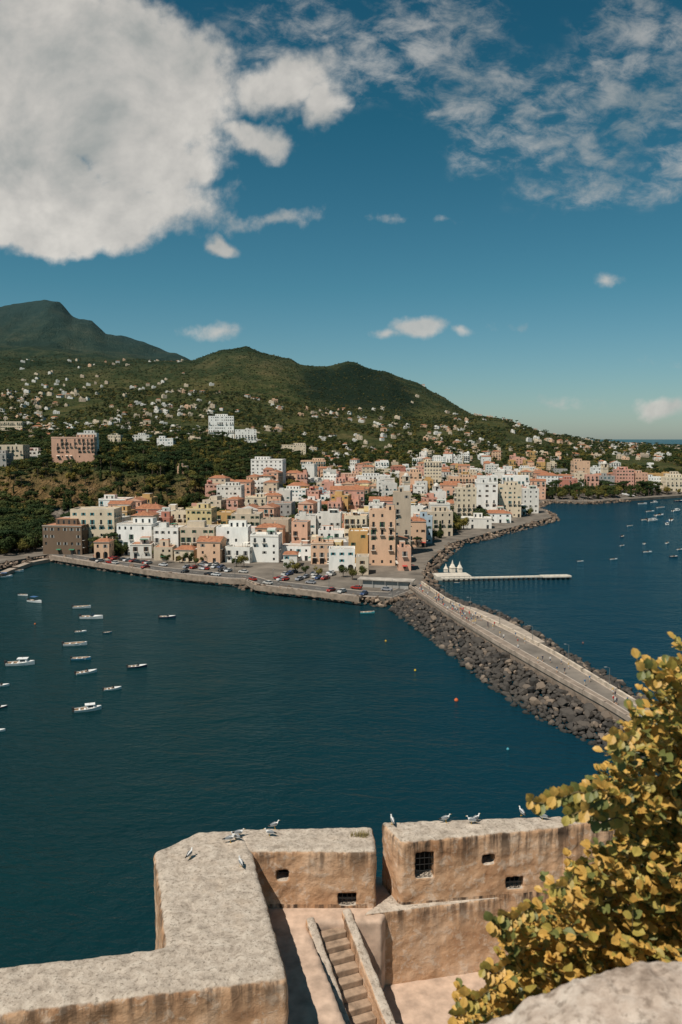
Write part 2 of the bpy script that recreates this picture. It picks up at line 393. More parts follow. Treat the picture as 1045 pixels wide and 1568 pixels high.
# ---------------------------------------------------------------- jetty
M_JET=simple('jetty_concrete',(0.52,0.46,0.38),0.85,.15,.5); M_DARK=simple('dark_iron',(0.03,0.03,0.03),.6,.2)
root=bpy.data.objects.new('bathing_jetty',None); COL.objects.link(root)
a=G(676,885,1.5); b_=G(874,881,1.5); d=(b_-a); L=d.length; ang=math.atan2(d.y,d.x)
mb=MB(); c=(a+b_)/2; mb.box(c.x,c.y,1.1,L,2.6,0.45,0,ang); e=a.lerp(b_,0.88); mb.box(e.x,e.y,1.12,L*.22,5.0,.46,0,ang)
e0=G(692,880,1.6); mb.box(e0.x,e0.y,-1,15,9,2.7,0,ang); mb.obj('deck',[M_JET],par=root)
mb=MB()
for k in range(26):
    p=a+d*(k+.5)/26
    for s in (-1,1): mb.cyl((p.x,p.y+s,-2),(p.x,p.y+s,1.15),.32,.32,6)
    mb.cyl((p.x,p.y-1.2,1.5),(p.x,p.y-1.2,2.3),.04,.04,4)
mb.obj('piles',[M_DARK],par=root)
# ---------------------------------------------------------------- building generator
def wallmat(name,c):
    m,nt,b=newmat(name); g=geo(nt); P=g.outputs['Position']; oi=nd(nt,'ShaderNodeObjectInfo')
    f=texn(nt,mp(nt,P,(.35,.35,.12)),1,5,.65); f2=texn(nt,P,1.8,3)
    cc=mix(nt,maprange(nt,f,.42,.75,0,.6),c,tuple(x*.6 for x in c)); cc=mix(nt,maprange(nt,f2,.5,.8,0,.3),cc,tuple(x*.75 for x in c))
    cc=mix(nt,mth(nt,'MULTIPLY',oi.outputs['Random'],.14),cc,(0.5,0.36,0.25))
    nt.links.new(cc,b.inputs['Base Color']); b.inputs['Roughness'].default_value=.9; b.inputs['Specular IOR Level'].default_value=.1; return m
WC={'white':(.84,.82,.77),'white2':(.73,.70,.64),'cream':(.72,.60,.44),'cream2':(.62,.51,.38),'beige':(.50,.40,.30),'peach':(.70,.45,.30),'pink':(.64,.34,.26),'rose':(.50,.19,.14),'yellow':(.66,.52,.27),'ochre':(.55,.33,.13),'grey':(.36,.35,.33),'brown':(.12,.08,.055),'blue':(.40,.49,.55),'salmon':(.68,.40,.28)}
WM={k:wallmat('plaster_'+k,v) for k,v in WC.items()}
m,nt,b=newmat('window_glass'); g=geo(nt); f=texn(nt,g.outputs['Position'],.6,2)
nt.links.new(ramp(nt,[(.3,(.008,.01,.012)),(.7,(.05,.06,.065))],f),b.inputs['Base Color']); b.inputs['Roughness'].default_value=.15; M_GLASS=m
SH=[simple('shutter_green',(.03,.09,.05),.6),simple('shutter_brown',(.09,.045,.02),.6),simple('shutter_teal',(.05,.22,.24),.6),simple('shutter_grey',(.3,.28,.25),.6)]
M_ROOF=simple('roof_screed',(.38,.33,.28),.95,.35,.25); M_ROOF2=simple('roof_limewash',(.55,.51,.45),.95,.25,.25); M_ROOF3=simple('roof_terracotta_paving',(.40,.19,.11),.95,.25,.25); M_ROOF4=simple('roof_bitumen',(.16,.15,.14),.95,.3,.25)
m,nt,b=newmat('terracotta_tiles'); g=geo(nt); tc=nd(nt,'ShaderNodeTexCoord'); wv=nd(nt,'ShaderNodeTexWave'); wv.inputs['Scale'].default_value=4; nt.links.new(tc.outputs['Object'],wv.inputs[0])
f=texn(nt,g.outputs['Position'],.8,5); nt.links.new(mix(nt,mth(nt,'MULTIPLY',wv.outputs[1],.3),ramp(nt,[(.3,(.22,.08,.04)),(.7,(.46,.19,.09))],f),(.1,.04,.025)),b.inputs['Base Color']); b.inputs['Roughness'].default_value=.9; M_TILE=m
M_TRIM=simple('stone_trim',(.6,.55,.48),.8,.1)
M_AWN=[simple('awning_red',(.4,.05,.04),.8,.1),simple('awning_green',(.04,.16,.09),.8,.1),simple('awning_white',(.7,.66,.58),.8,.1)]
def facade(mb,o,dx,nrm,W,floors,fh,r,style,ground='door'):
    nb=max(1,int(round(W/r.choice([3.0,3.6,4.4])))); cw=W/nb; k_=fh/3.1
    def q(s,t,dp=0.0): return (o[0]+dx[0]*s-nrm[0]*dp, o[1]+dx[1]*s-nrm[1]*dp, o[2]+t)
    mb.face([q(0,-5),q(W,-5),q(W,0),q(0,0)],0)
    skip=r.choice([.05,.2,.4])
    for fl in range(floors):
        bal=r.random()<.35 and fl>0
        for k in range(nb):
            s0,s1=k*cw,(k+1)*cw; t0,t1=fl*fh,(fl+1)*fh; cs=(s0+s1)/2
            if r.random()<skip: mb.face([q(s0,t0),q(s1,t0),q(s1,t1),q(s0,t1)],0); continue
            arch=(style=='arch' and fl==0) or (fl==0 and ground=='arch')
            if arch: w,b0,b1=cw*.62,t0+.05,t0+fh*.62
            elif fl==0 and r.random()<.45: w,b0,b1=1.5,t0+.05,t0+2.3*k_
            elif bal: w,b0,b1=1.15,t0+.1,t0+2.2*k_
            else: w,b0,b1=1.0,t0+1.0*k_,t0+2.25*k_
            b1=min(b1,t1-.35)
            a0,a1=cs-w/2,cs+w/2; dp=.28 if not arch else 1.2
            mb.face([q(s0,t0),q(a0,t0),q(a0,t1),q(s0,t1)],0); mb.face([q(a1,t0),q(s1,t0),q(s1,t1),q(a1,t1)],0)
            mb.face([q(a0,t0),q(a1,t0),q(a1,b0),q(a0,b0)],0)
            if arch:
                arc=[(cs-math.cos(math.pi*i/8)*w/2,b1+math.sin(math.pi*i/8)*min(w/2,t1-b1-.15)) for i in range(9)]
                mb.face([q(a1,t1),q(a0,t1)]+[q(s,t) for s,t in arc],0)
                loop=[(a0,b0)]+arc+[(a1,b0)]
            else:
                mb.face([q(a0,b1),q(a1,b1),q(a1,t1),q(a0,t1)],0); loop=[(a0,b0),(a0,b1),(a1,b1),(a1,b0)]
            n=len(loop)
            for i in range(n):
                j=(i+1)%n; mb.face([q(*loop[i]),q(*loop[j]),q(*loop[j],dp),q(*loop[i],dp)],0)
            mb.face([q(s,t,dp) for s,t in loop[::-1]],1)
            if not arch and fl>0 and r.random()<.5:
                for e0,e1 in ((a0-.55,a0-.03),(a1+.03,a1+.55)):
                    mb.face([q(e0,b0,-.05),q(e1,b0,-.05),q(e1,b1,-.05),q(e0,b1,-.05)],2)
            if bal:
                e0,e1=a0-.6,a1+.6
                A=[q(e0,t0-.08,-1.0),q(e1,t0-.08,-1.0),q(e1,t0-.08,0),q(e0,t0-.08,0)]; B=[q(e0,t0+.08,-1.0),q(e1,t0+.08,-1.0),q(e1,t0+.08,0),q(e0,t0+.08,0)]
                mb.face(A[::-1],4); mb.face(B,4)
                for i in range(4): j=(i+1)%4; mb.face([A[i],A[j],B[j],B[i]],4)
                mb.face([q(e0,t0+.95,-1.0),q(e1,t0+.95,-1.0),q(e1,t0+1.05,-1.0),q(e0,t0+1.05,-1.0)],5)
                for i in range(8):
                    s=lerp(e0,e1,i/7); mb.face([q(s-.03,t0+.08,-1.0),q(s+.03,t0+.08,-1.0),q(s+.03,t0+.95,-1.0),q(s-.03,t0+.95,-1.0)],5)
            elif fl==0 and not arch and r.random()<.15:
                mb.face([q(a0-.6,b1+.25,0),q(a0-.6,b1-.1,-1.6),q(a1+.6,b1-.1,-1.6),q(a1+.6,b1+.25,0)],6)
def bmesh_building(name,w,d,floors,wall,seed,style='flat',fh=3.5,roofm=None,extras=True,ground='door'):
    r=random.Random(seed); mb=MB(); H=floors*fh; hx,hy=w/2,d/2
    facade(mb,(-hx,-hy,0),(1,0),(0,-1),w,floors,fh,r,style,ground); facade(mb,(hx,-hy,0),(0,1),(1,0),d,floors,fh,r,'x')
    facade(mb,(hx,hy,0),(-1,0),(0,1),w,floors,fh,r,'x'); facade(mb,(-hx,hy,0),(0,-1),(-1,0),d,floors,fh,r,'x')
    C=[(-hx,-hy),(hx,-hy),(hx,hy),(-hx,hy)]
    if style in('gable','hip'):
        ov=.35; E=[(-hx-ov,-hy-ov),(hx+ov,-hy-ov),(hx+ov,hy+ov),(-hx-ov,hy+ov)]; rh=min(w,d)*.2
        mb.face([(e[0],e[1],H) for e in E][::-1],0)
        k=hx*.5 if style=='hip' else hx+ov
        r0,r1=(-k,0,H+rh),(k,0,H+rh)
        e=[(x,y,H+.12) for x,y in E]
        for i in range(4):
            j=(i+1)%4; mb.face([(E[i][0],E[i][1],H),(E[j][0],E[j][1],H),e[j],e[i]],4)
        mb.face([e[0],e[1],r1,r0],3); mb.face([e[2],e[3],r0,r1],3)
        mt=3 if style=='hip' else 0
        mb.face([e[1],e[2],r1],mt); mb.face([e[3],e[0],r0],mt)
        mb.box(hx*.3,hy*.3,H+.2,.7,.7,rh+.6,0)
    else:
        ph=.85 if r.random()<.7 else .35; I=[(x*(1-.35/hx),y*(1-.35/hy)) for x,y in C]
        for i in range(4):
            j=(i+1)%4
            mb.face([(*C[i],H),(*C[j],H),(*C[j],H+ph),(*C[i],H+ph)],0); mb.face([(*C[i],H+ph),(*C[j],H+ph),(*I[j],H+ph),(*I[i],H+ph)],0)
            mb.face([(*I[j],H+.05),(*I[i],H+.05),(*I[i],H+ph),(*I[j],H+ph)],0)
        mb.face([(*p,H+.05) for p in I],3)
        if r.random()<.4: mb.box(0,-hy-.08,H-.12,w+.3,.16,.2,4)
        if extras:
            if r.random()<.7:
                bw,bd,bh=w*r.uniform(.25,.6),d*r.uniform(.3,.5),r.uniform(2.6,3.4); bx=r.uniform(-1,1)*(w/2-bw/2-.5); by=r.uniform(0,1)*(d/2-bd/2-.5)
                mb.box(bx,by,H+.04,bw,bd,bh,0,0,3)
                for kx in range(max(1,int(bw/2.6))):
                    xx=bx-bw/2+(kx+.5)*bw/max(1,int(bw/2.6)); mb.face([(xx-.5,by-bd/2-.02,H+.4),(xx+.5,by-bd/2-.02,H+.4),(xx+.5,by-bd/2-.02,H+2.3),(xx-.5,by-bd/2-.02,H+2.3)],1)
            for _ in range(r.randrange(0,4)):
                mb.box(r.uniform(-.4,.4)*w,r.uniform(-.4,.4)*d,H+.04,.6,.6,r.uniform(.9,1.8),0)
            if r.random()<.3:
                x,y=r.uniform(-.3,.3)*w,r.uniform(-.3,.3)*d; mb.cyl((x,y,H+.05),(x,y,H+1.4),.6,.6,8,4)
            if r.random()<.35:
                x,y=r.uniform(-.2,.2)*w,-d*.2
                for sx in(-1.6,1.6):
                    for sy in (-1.3,1.3): mb.box(x+sx,y+sy,H+.05,.12,.12,2.2,5)
                mb.box(x,y,H+2.26,3.8,3.0,.08,6)
            if r.random()<.25:
                x,y=r.uniform(-.3,.3)*w,r.uniform(-.3,.3)*d; mb.cyl((x,y,H),(x,y,H+3),.05,.04,4,5); mb.box(x,y,H+2.8,1.2,.06,.06,5)
    rm=roofm or (M_TILE if style in('gable','hip') else r.choice([M_ROOF,M_ROOF,M_ROOF2,M_ROOF3,M_ROOF4,M_ROOF2]))
    return mb.mesh(name,[WM[wall],M_GLASS,r.choice(SH),rm,M_TRIM,M_DARK,r.choice(M_AWN)])
occ=[]
def ground_at(px,py):
    z=3.0
    for _ in range(12):
        p=G(px,py,z); z=0.5*z+0.5*max(2.4,hgt(p.x,p.y))
    return G(px,py,z)
cnt=0
def hb(px0,px1,pyt,pyb,wall,style='flat',rot=None,d=None,D=None,name='town_house',ground='door',roofm=None,lift=0):
    global cnt
    cnt+=1; px=(px0+px1)/2
    if D: x=(px-522.5)/(F*CT)*D; p=Vector((x,D,max(2.4,hgt(x,D))+lift))
    else: p=ground_at(px,pyb)
    rng=math.hypot(p.y,60); w=(px1-px0)/F*rng*.95; dd=d or min(max(w*.8,9),15)
    hh=(pyb-pyt)/F*rng-dd*60/rng*.9; hh=max(hh,5.5); floors=max(2,int(round(hh/3.5))); fh=hh/floors
    rot=R.uniform(-.15,.03) if rot is None else rot
    me=bmesh_building(name,w,dd,floors,wall,cnt*13+1,style,fh,roofm,ground=ground)
    o=addo(name,me,(p.x,p.y+dd/2,p.z-.05),rot); occ.append((p.x,p.y+dd/2,max(w,dd)*.47)); return o
H_=[(180,238,797,850,'white','flat','arch'),(108,178,776,846,'cream','flat','door'),(66,132,799,849,'brown','flat','door'),(232,262,790,834,'rose','flat','door'),(262,292,782,830,'cream','flat','door'),
(286,328,776,838,'yellow','flat','door'),(331,382,804,857,'white','flat','door'),(384,430,816,861,'white','flat','door'),(400,445,793,846,'beige','flat','door'),(448,474,796,852,'salmon','flat','door'),
(476,512,828,864,'peach','flat','arch'),(503,545,838,874,'white','flat','arch'),(486,524,784,838,'white2','flat','door'),(528,564,788,846,'cream','flat','door'),(566,608,779,866,'peach','flat','door'),
(602,630,752,850,'beige','flat','door'),(638,664,790,832,'blue','flat','door'),(658,690,770,815,'white2','flat','door'),(152,198,762,802,'white','flat','door'),(205,250,776,808,'rose','hip','door'),
(332,372,742,782,'white2','flat','door'),(375,408,760,800,'cream','flat','door'),(408,450,768,806,'grey','flat','door'),(458,492,765,800,'white','flat','door'),(505,560,748,790,'pink','gable','door'),(566,604,764,800,'pink','gable','door'),
(698,730,745,800,'cream','flat','door'),(730,764,738,794,'white','flat','door'),(764,800,742,792,'cream','flat','door'),(800,826,748,786,'white2','flat','door'),(688,728,730,764,'peach','flat','door'),(732,764,728,760,'white','flat','door'),(770,812,728,758,'white','flat','door'),
(650,678,706,748,'cream','flat','door'),(612,648,722,762,'peach','flat','door'),(826,856,727,752,'white','hip','arch'),(856,886,733,752,'rose','flat','arch'),(898,918,727,754,'pink','flat','door'),(918,942,728,752,'grey','flat','door'),
(944,972,718,750,'pink','flat','door'),(972,992,724,750,'salmon','flat','door'),(992,1018,730,750,'white','flat','door'),(1018,1060,730,752,'cream','flat','door'),(878,904,706,737,'peach','flat','door'),(545,600,728,752,'white','flat','door'),(440,474,742,768,'ochre','hip','door'),
(144,168,826,856,'peach','hip','arch'),(268,300,838,860,'cream','hip','arch'),(546,566,850,880,'cream2','flat','door'),(434,456,848,868,'white2','hip','door'),(610,630,836,874,'salmon','flat','door')]
for h in H_: hb(h[0],h[1],h[2],h[3],h[4],h[5],ground=h[6])
KEY=[]
def key(px0,px1,pyt,pyb,wall,D,rot=0,name='town_house',lift=0,style='flat'):
    hb(px0,px1,pyt,pyb,wall,D=D,rot=rot,name=name,lift=lift,style=style); KEY.append((px0-3,px1+3,D))
key(385,437,697,732,'white',735,-.15); key(80,146,672,706,'salmon',690,.15,'pink_villa',4); key(120,150,658,690,'white2',712,.15,'pink_villa',6)
key(320,360,639,668,'white',1130,.1,'hilltop_hotel',3); key(360,394,650,668,'white',1120,.1,'hilltop_hotel',2); key(0,40,684,712,'cream2',700); key(-30,14,712,735,'grey',655)
key(242,268,660,674,'white',900,0,'town_house',2); key(168,188,660,674,'cream',950); key(40,66,700,715,'white2',720)
key(205,232,664,676,'white2',1000); key(460,500,690,704,'peach',950); key(430,470,672,684,'cream',1150); key(5,40,628,642,'cream',1300)
def bell_tower(px,D,wall,s=1.0,zz=None):
    x=(px-522.5)/(F*CT)*D; z=max(2.4,hgt(x,D)) if zz is None else zz; mb=MB(); w=4.2*s
    mb.box(0,0,-3,w,w,15*s,0)
    mb.box(0,0,12*s,w+.5,w+.5,.4,1)
    for sx in(-1,1):
        for sy in(-1,1): mb.box(sx*w*.36,sy*w*.36,12*s+.4,w*.28,w*.28,3.4*s,0)
    mb.box(0,0,12*s+.4,w*.4,w*.4,3.2*s,3)
    mb.box(0,0,15.4*s+.4,w+.4,w+.4,.4,1)
    rings=[]
    for i in range(6):
        a=i/5*math.pi/2; rr=w*.42*math.cos(a)+.04; rings.append([(rr*math.cos(k*math.pi/5),rr*math.sin(k*math.pi/5),15.4*s+.8+w*.5*math.sin(a)) for k in range(10)])
    mb.loft(rings,2); mb.cyl((0,0,15.4*s+.8+w*.5),(0,0,15.4*s+2.4+w*.5),.08,.05,5,3)
    mb.obj('church_bell_tower',[WM[wall],M_TRIM,M_ROOF2,M_GLASS],(x,D,z),.2); occ.append((x,D,4))
bell_tower(924,930,'cream',1.5); bell_tower(622,720,'cream2',1.4); bell_tower(668,640,'white2',1.2)
names=['white']*7+['white2']*4+['cream']*3+['cream2']*2+['beige','peach','peach','pink','pink','salmon','rose','yellow','ochre','grey','blue']
R.shuffle(names)
var=[]
for i in range(54):
    r=random.Random(100+i); w,dd=r.uniform(8,20),r.uniform(8,15)
    st=r.choice(['flat']*8+['hip','hip','gable']); var.append((bmesh_building('town_house',w,dd,r.choice([2,2,3,3,4,4,5]),names[i%len(names)],i,st,r.uniform(3.0,3.6)),max(w,dd)))
REG=[(100,848),(105,805),(140,797),(330,800),(326,765),(372,748),(460,738),(560,716),(680,700),(830,704),(1060,712),(1060,745),(850,752),(812,768),(815,782),(760,800),(690,818),(650,858),(628,874),(600,880),(560,882),(440,872),(330,862),(230,855)]
def inpoly(x,y,P_):
    c=False; n=len(P_)
    for i in range(n):
        x0,y0=P_[i]; x1,y1=P_[(i+1)%n]
        if (y0>y)!=(y1>y) and x<(x1-x0)*(y-y0)/(y1-y0)+x0: c=not c
    return c
def free(x,y,r):
    for ox,oy,orr in occ:
        if abs(ox-x)<orr+r and abs(oy-y)<orr+r and math.hypot(ox-x,oy-y)<(orr+r)*.88: return False
    return True
def grove(x,y): return noise.noise(Vector((x/40,y/62,3.3)))>.17
nb=0
for k in range(10000):
    px=R.uniform(60,1070); D=math.exp(R.uniform(math.log(370),math.log(1400))); x=(px-522.5)/(F*CT)*D
    z=hgt(x,D); pr=proj((x,D,max(z,2.4)))
    if not inpoly(pr[0],pr[1],REG): continue
    if float(sdist([x],[D])[0])<16: continue
    if grove(x,D) and D>430: continue
    if D>900 and R.random()<.75: continue
    if pr[0]>830 and D>950 and R.random()<.85: continue
    me,s=var[R.randrange(len(var))]; rr=s*.5
    if not free(x,D,rr): continue
    occ.append((x,D,rr)); nb+=1
    addo('town_house',me,(x,D,max(z,2.4)-.05),R.choice([0,math.pi,0,math.pi/2,-math.pi/2])*1.0-.1+R.uniform(-.18,.18))
print('houses',nb)
mbs=MB(); hp=[]
for k in range(30000):
    if len(hp)>760: break
    px=R.uniform(-80,1080); D=math.exp(R.uniform(math.log(650),math.log(3400))); x=(px-522.5)/(F*CT)*D; z=hgt(x,D)
    if z<6 or float(sdist([x],[D])[0])<15: continue
    q=proj((x,D,z)); 
    if inpoly(q[0],q[1]+4,REG): continue
    if any(a-8<px<b2+8 and D<d3 for a,b2,d3 in KEY): continue
    if px>285 and D>2150 and not (px>680 and D<2600): 
        if not (q[1]>590 and R.random()<.14): continue
    if q[1]<552 or (q[1]<580 and R.random()<.6): continue
    if D<1000 and R.random()<.8: continue
    cl=noise.noise(Vector((x/150,D/240,7)))
    if cl<.02+R.uniform(-.22,.22): continue
    if 430<px<640 and R.random()<.45: continue
    if not free(x,D,9): continue
    hp.append((x,D,z)); occ.append((x,D,7)) 
    w,dd,h=R.uniform(6,16),R.uniform(6,11),R.choice([3.4,4,4,5.8,6.4,7.5]); rot=R.uniform(-.5,.5)
    mt=R.choice([0,0,0,1,1,2,3]); rf=R.choice([4,4,7,4,5])
    c,s=math.cos(rot),math.sin(rot); z-=.1
    mbs.box(x,D,z-4,w,dd,h+4,mt,rot,4)
    if rf==5: mbs.box(x,D,z+h,w+.6,dd+.6,dd*.2,5,rot,taper=.35)
    else: mbs.box(x-c*w*.2,D-s*w*.2,z+h,w*.4,dd*.6,2.2,mt,rot,4)
    n=max(2,int(w/3.5))
    for fl in range(max(1,int(h/3))):
        for i in range(n):
            sx=-w/2+(i+.5)*w/n; yy=-dd/2-.06; zz=z+fl*3+.9; hw=.65
            def T(a,b2,cc): return (x+a*c-b2*s, D+a*s+b2*c, cc)
            mbs.face([T(sx-hw,yy,zz),T(sx+hw,yy,zz),T(sx+hw,yy,zz+1.5),T(sx-hw,yy,zz+1.5)],6)
mbs.obj('distant_hillside_houses',[WM['white2'],WM['cream2'],WM['peach'],WM['beige'],M_ROOF,M_TILE,M_GLASS,M_ROOF3])
# ---------------------------------------------------------------- trees
def leafmat(name,a,bb,cc):
    m,nt,b=newmat(name); g=geo(nt); oi=nd(nt,'ShaderNodeObjectInfo'); f=texn(nt,g.outputs['Position'],.5,2)
    c=ramp(nt,[(0,a),(.5,bb),(1,cc)],oi.outputs['Random']); c=mix(nt,maprange(nt,f,.35,.65,0,.6),c,tuple(x*.45 for x in bb))
    sp_=nd(nt,'ShaderNodeSeparateXYZ'); nt.links.new(g.outputs['Position'],sp_.inputs[0])
    c=mix(nt,maprange(nt,sp_.outputs[1],1300,3000,0,.5),c,(.036,.062,.048))  # haze put into the leaf colour, growing with distance
    nt.links.new(c,b.inputs['Base Color']); b.inputs['Roughness'].default_value=.8; b.inputs['Specular IOR Level'].default_value=.15; return m
ML1=leafmat('foliage_broadleaf',(.026,.046,.013),(.075,.085,.021),(.26,.19,.042)); ML2=leafmat('foliage_pine',(.016,.034,.011),(.036,.058,.017),(.09,.10,.028))
M_BARK=simple('bark',(.12,.085,.06),.95,.3,3)
def tree(name,seed,style,nleaf,size):
    r=random.Random(seed); mb=MB(); H={'round':7.5,'pine':9,'cypress':10,'bush':3}[style]
    tr=.28; top=H*(.5 if style!='pine' else .78)
    if style=='bush': top=1
    mb.cyl((0,0,-1),(r.uniform(-.3,.3),0,top),tr,tr*.5,6,0)
    lobes=[]
    if style=='round':
        for i in range(9): a=r.uniform(0,6.28); q=r.uniform(.6,2.4); lobes.append((q*math.cos(a),q*math.sin(a),H*r.uniform(.45,.82),r.uniform(1.2,2.0),.85))
    elif style=='pine':
        for i in range(9): a=r.uniform(0,6.28); q=r.uniform(.5,3.2); lobes.append((q*math.cos(a),q*math.sin(a),H*r.uniform(.8,.95),r.uniform(1.3,2.0),.5))
    elif style=='cypress':
        for i in range(6): lobes.append((0,0,1.5+i*1.5,1.25-.16*i,1.3))
    else:
        for i in range(5): lobes.append((r.uniform(-1.6,1.6),r.uniform(-1.6,1.6),r.uniform(.6,1.8),r.uniform(.9,1.5),.8))
    for l in lobes[:5]:
        mb.cyl((0,0,top*.6),(l[0]*.8,l[1]*.8,l[2]),.12,.04,4,0,False)
    for _ in range(nleaf):
        l=r.choice(lobes); v=Vector((r.gauss(0,1),r.gauss(0,1),r.gauss(0,1))).normalized()
        q=l[3]*(r.random()**.35)*r.uniform(.8,1.15); p=Vector((l[0]+v.x*q,l[1]+v.y*q,l[2]+v.z*q*l[4]))
        n=(v+Vector((r.uniform(-.6,.6),r.uniform(-.6,.6),r.uniform(-.3,.7)))).normalized(); t=n.cross(Vector((r.random(),r.random(),.3))).normalized(); u=n.cross(t); s=size*r.uniform(.6,1.3)
        mb.face([p-t*s,p-u*s*.6,p+t*s,p+u*s*.7],1)
    return mb.mesh(name,[M_BARK,ML2 if style in('pine','cypress') else ML1])
T_near=[tree('tree',i,s,1000,.32) for i,s in enumerate(['round','round','round','pine','pine','cypress','round'])]
T_far=[tree('tree',30+i,s,170,.65) for i,s in enumerate(['round','round','round','bush','pine','bush'])]
T_bush=[tree('tree',60+i,'bush',90,.6) for i in range(3)]
oc=collections.defaultdict(list)
for o in occ: oc[(int(o[0]//40),int(o[1]//40))].append(o)
def freeg(x,y,r):
    cx,cy=int(x//40),int(y//40)
    for i in(-1,0,1):
        for j in(-1,0,1):
            for ox,oy,orr in oc.get((cx+i,cy+j),()):
                if math.hypot(ox-x,oy-y)<orr*1.0+r: return False
    return True
nearT=[];farT=[];bushT=[]
for k in range(64000):
    px=R.uniform(-150,1150); D=math.exp(R.uniform(math.log(390),math.log(3300))); x=(px-522.5)/(F*CT)*D; z=hgt(x,D)
    if z<1.5: continue
    q=proj((x,D,max(z,2.4))); intown=inpoly(q[0],q[1],REG)
    if intown:
        if R.random()<(.08 if grove(x,D) else .82): continue
    elif D<590 and px>75: continue
    blk=False
    for a,b2,d3 in KEY:
        if a<px<b2 and d3-55*(d3/700)<D<d3: blk=True
    if blk: 
        if R.random()<.9: bushT.append((x,D,z-.4,R.uniform(.6,1.1)))
        continue
    if 600<D<640 and px<310 and R.random()<.5: 
        if R.random()<.5: bushT.append((x,D,z-.4,R.uniform(.6,1.1)))
        continue
    if not freeg(x,D,1.3): continue
    if D<1150:
        if len(nearT)<7500: nearT.append((x,D,max(z,2.3)-.3,R.uniform(.6,1.45)*(.85 if intown else 1)))
    elif D<2350:
        if noise.noise(Vector((x/110,D/170,1)))<-.12-R.random()*.2: 
            continue
        if len(farT)<13000: farT.append((x,D,z-.5,R.uniform(.6,1.4)))
    elif len(bushT)<8500: bushT.append((x,D,z-.5,R.uniform(.9,1.6)))
print('trees',len(nearT),len(farT),len(bushT))
instancer('hillside_trees',nearT,T_near,'tree'); instancer('distant_woodland',farT,T_far,'tree'); instancer('hillside_scrub',bushT,T_bush,'shrub')
for px,py in [(248,858),(262,856),(275,862),(555,885),(700,790),(712,788),(545,838),(240,856),(290,862),(20,838),(5,842),(40,835),(55,842),(858,755),(880,752),(300,866),(256,862),(232,852),(870,756),(865,752),(846,756),(312,862),(440,876),(452,878),(468,880),(488,884),(526,884),(362,868),(374,869),(540,888)]:
    p=ground_at(px,py); addo('broadleaf_tree',T_near[R.randrange(3)],p,R.uniform(0,6),scale=R.uniform(.5,.85))
# ---------------------------------------------------------------- cars
M_TYRE=simple('tyre_rubber',(.02,.02,.02),.9,.1)
def carmesh(col,i):
    mb=MB(); L,W=4.2,1.7
    prof=[(-2.1,.35),(-2.1,.8),(-1.9,.95),(-.9,1.0),(1.9,.98),(2.1,.75),(2.1,.35)]
    def pl(p,y): return [(x,y,z) for x,z in p]
    a,b_=pl(prof,-W/2),pl(prof,W/2); n=len(prof); mb.face(a,0); mb.face(b_[::-1],0)
    for k in range(n): j=(k+1)%n; mb.face([a[j],a[k],b_[k],b_[j]],0)
    lo=[(-1.0,-.8,.99),(1.6,-.8,.97),(1.6,.8,.97),(-1.0,.8,.99)]; hi=[(-.3,-.64,1.45),(1.2,-.64,1.45),(1.2,.64,1.45),(-.3,.64,1.45)]
    for k in range(4): j=(k+1)%4; mb.face([lo[k],lo[j],hi[j],hi[k]],1)
    mb.face(hi,0)
    mb.box(.45,0,1.455,1.4,1.2,.03,0)
    for x in(-1.35,1.3):
        for y in(-.86,.68): mb.cyl((x,y,.32),(x,y+.18,.32),.32,.32,12,2)
    for y in(-.6,.6): mb.box(-2.11,y,.62,.04,.3,.14,3)
    paint,nt,bb=newmat('car_paint'); 
    g=geo(nt); f=texn(nt,g.outputs['Position'],2,2); nt.links.new(mix(nt,f,col,tuple(x*.8 for x in col)),bb.inputs['Base Color']); bb.inputs['Roughness'].default_value=.3
    return mb.mesh('parked_car',[paint,M_GLASS,M_TYRE,M_TRIM])
cars=[carmesh(c,i) for i,c in enumerate([(.6,.6,.6),(.03,.03,.035),(.3,.3,.32),(.35,.03,.02),(.04,.07,.16),(.55,.52,.48)])]
for k in range(64):
    t=R.uniform(.05,.95); a=polysample(QL,t); c=polysample(QR,t); sd_=1 if k%3 else 0
    p=a.lerp(c,1.35 if sd_ else .2); d=polysample(QR,min(t+.01,1))-polysample(QR,t)
    if k>36: p=ground_at(R.uniform(310,345),R.uniform(864,874)) if k<46 else ground_at(R.uniform(430,510),R.uniform(876,890))
    addo('parked_car',cars[R.randrange(6)],(p.x,p.y,2.42),math.atan2(d.y,d.x)+(math.pi/2 if k>36 or k%2 else 0)+R.uniform(-.05,.05))
mb=MB(); mb.cyl((0,0,0),(0,0,6),.09,.06,6); mb.cyl((0,0,5.9),(1.1,0,6.3),.05,.04,5); mb.box(1.3,0,6.2,.7,.28,.14,1); mb.cyl((0,0,0),(0,0,.6),.16,.12,6)
lm=mb.mesh('street_lamp',[simple('lamp_steel',(.16,.16,.15),.5,.1),simple('lamp_housing',(.3,.28,.26),.5,.1)])
for i in range(9):
    t=.06+i*.11; p=polysample(RR,t); d=polysample(RR,min(1,t+.02))-p; addo('street_lamp',lm,(p.x,p.y,RZc),math.atan2(d.y,d.x)+math.pi/2*-1,scale=.8)
for i in range(8):
    p=polysample(QL,.08+i*.12); addo('street_lamp',lm,(p.x,p.y,2.4),1.5)
root=bpy.data.objects.new('harbour_pavilion',None); COL.objects.link(root); mb=MB()
p=G(592,899,2.4); mb.box(p.x,p.y,2.9+2.4,22,6,.35,0,-.25); mb.box(p.x,p.y,2.4,18,4,2.9,1,-.25)
for i in range(5):
    for s in(-1,1):
        x=-10+i*5; y=s*2.8; c_,s_=math.cos(-.25),math.sin(-.25); mb.box(p.x+x*c_-y*s_,p.y+x*s_+y*c_,2.4,.2,.2,2.9,1)
mb.obj('pavilion_body',[M_ROOF,WM['grey']],par=root)
tent_m=simple('tent_canvas',(.7,.62,.52),.8,.08)
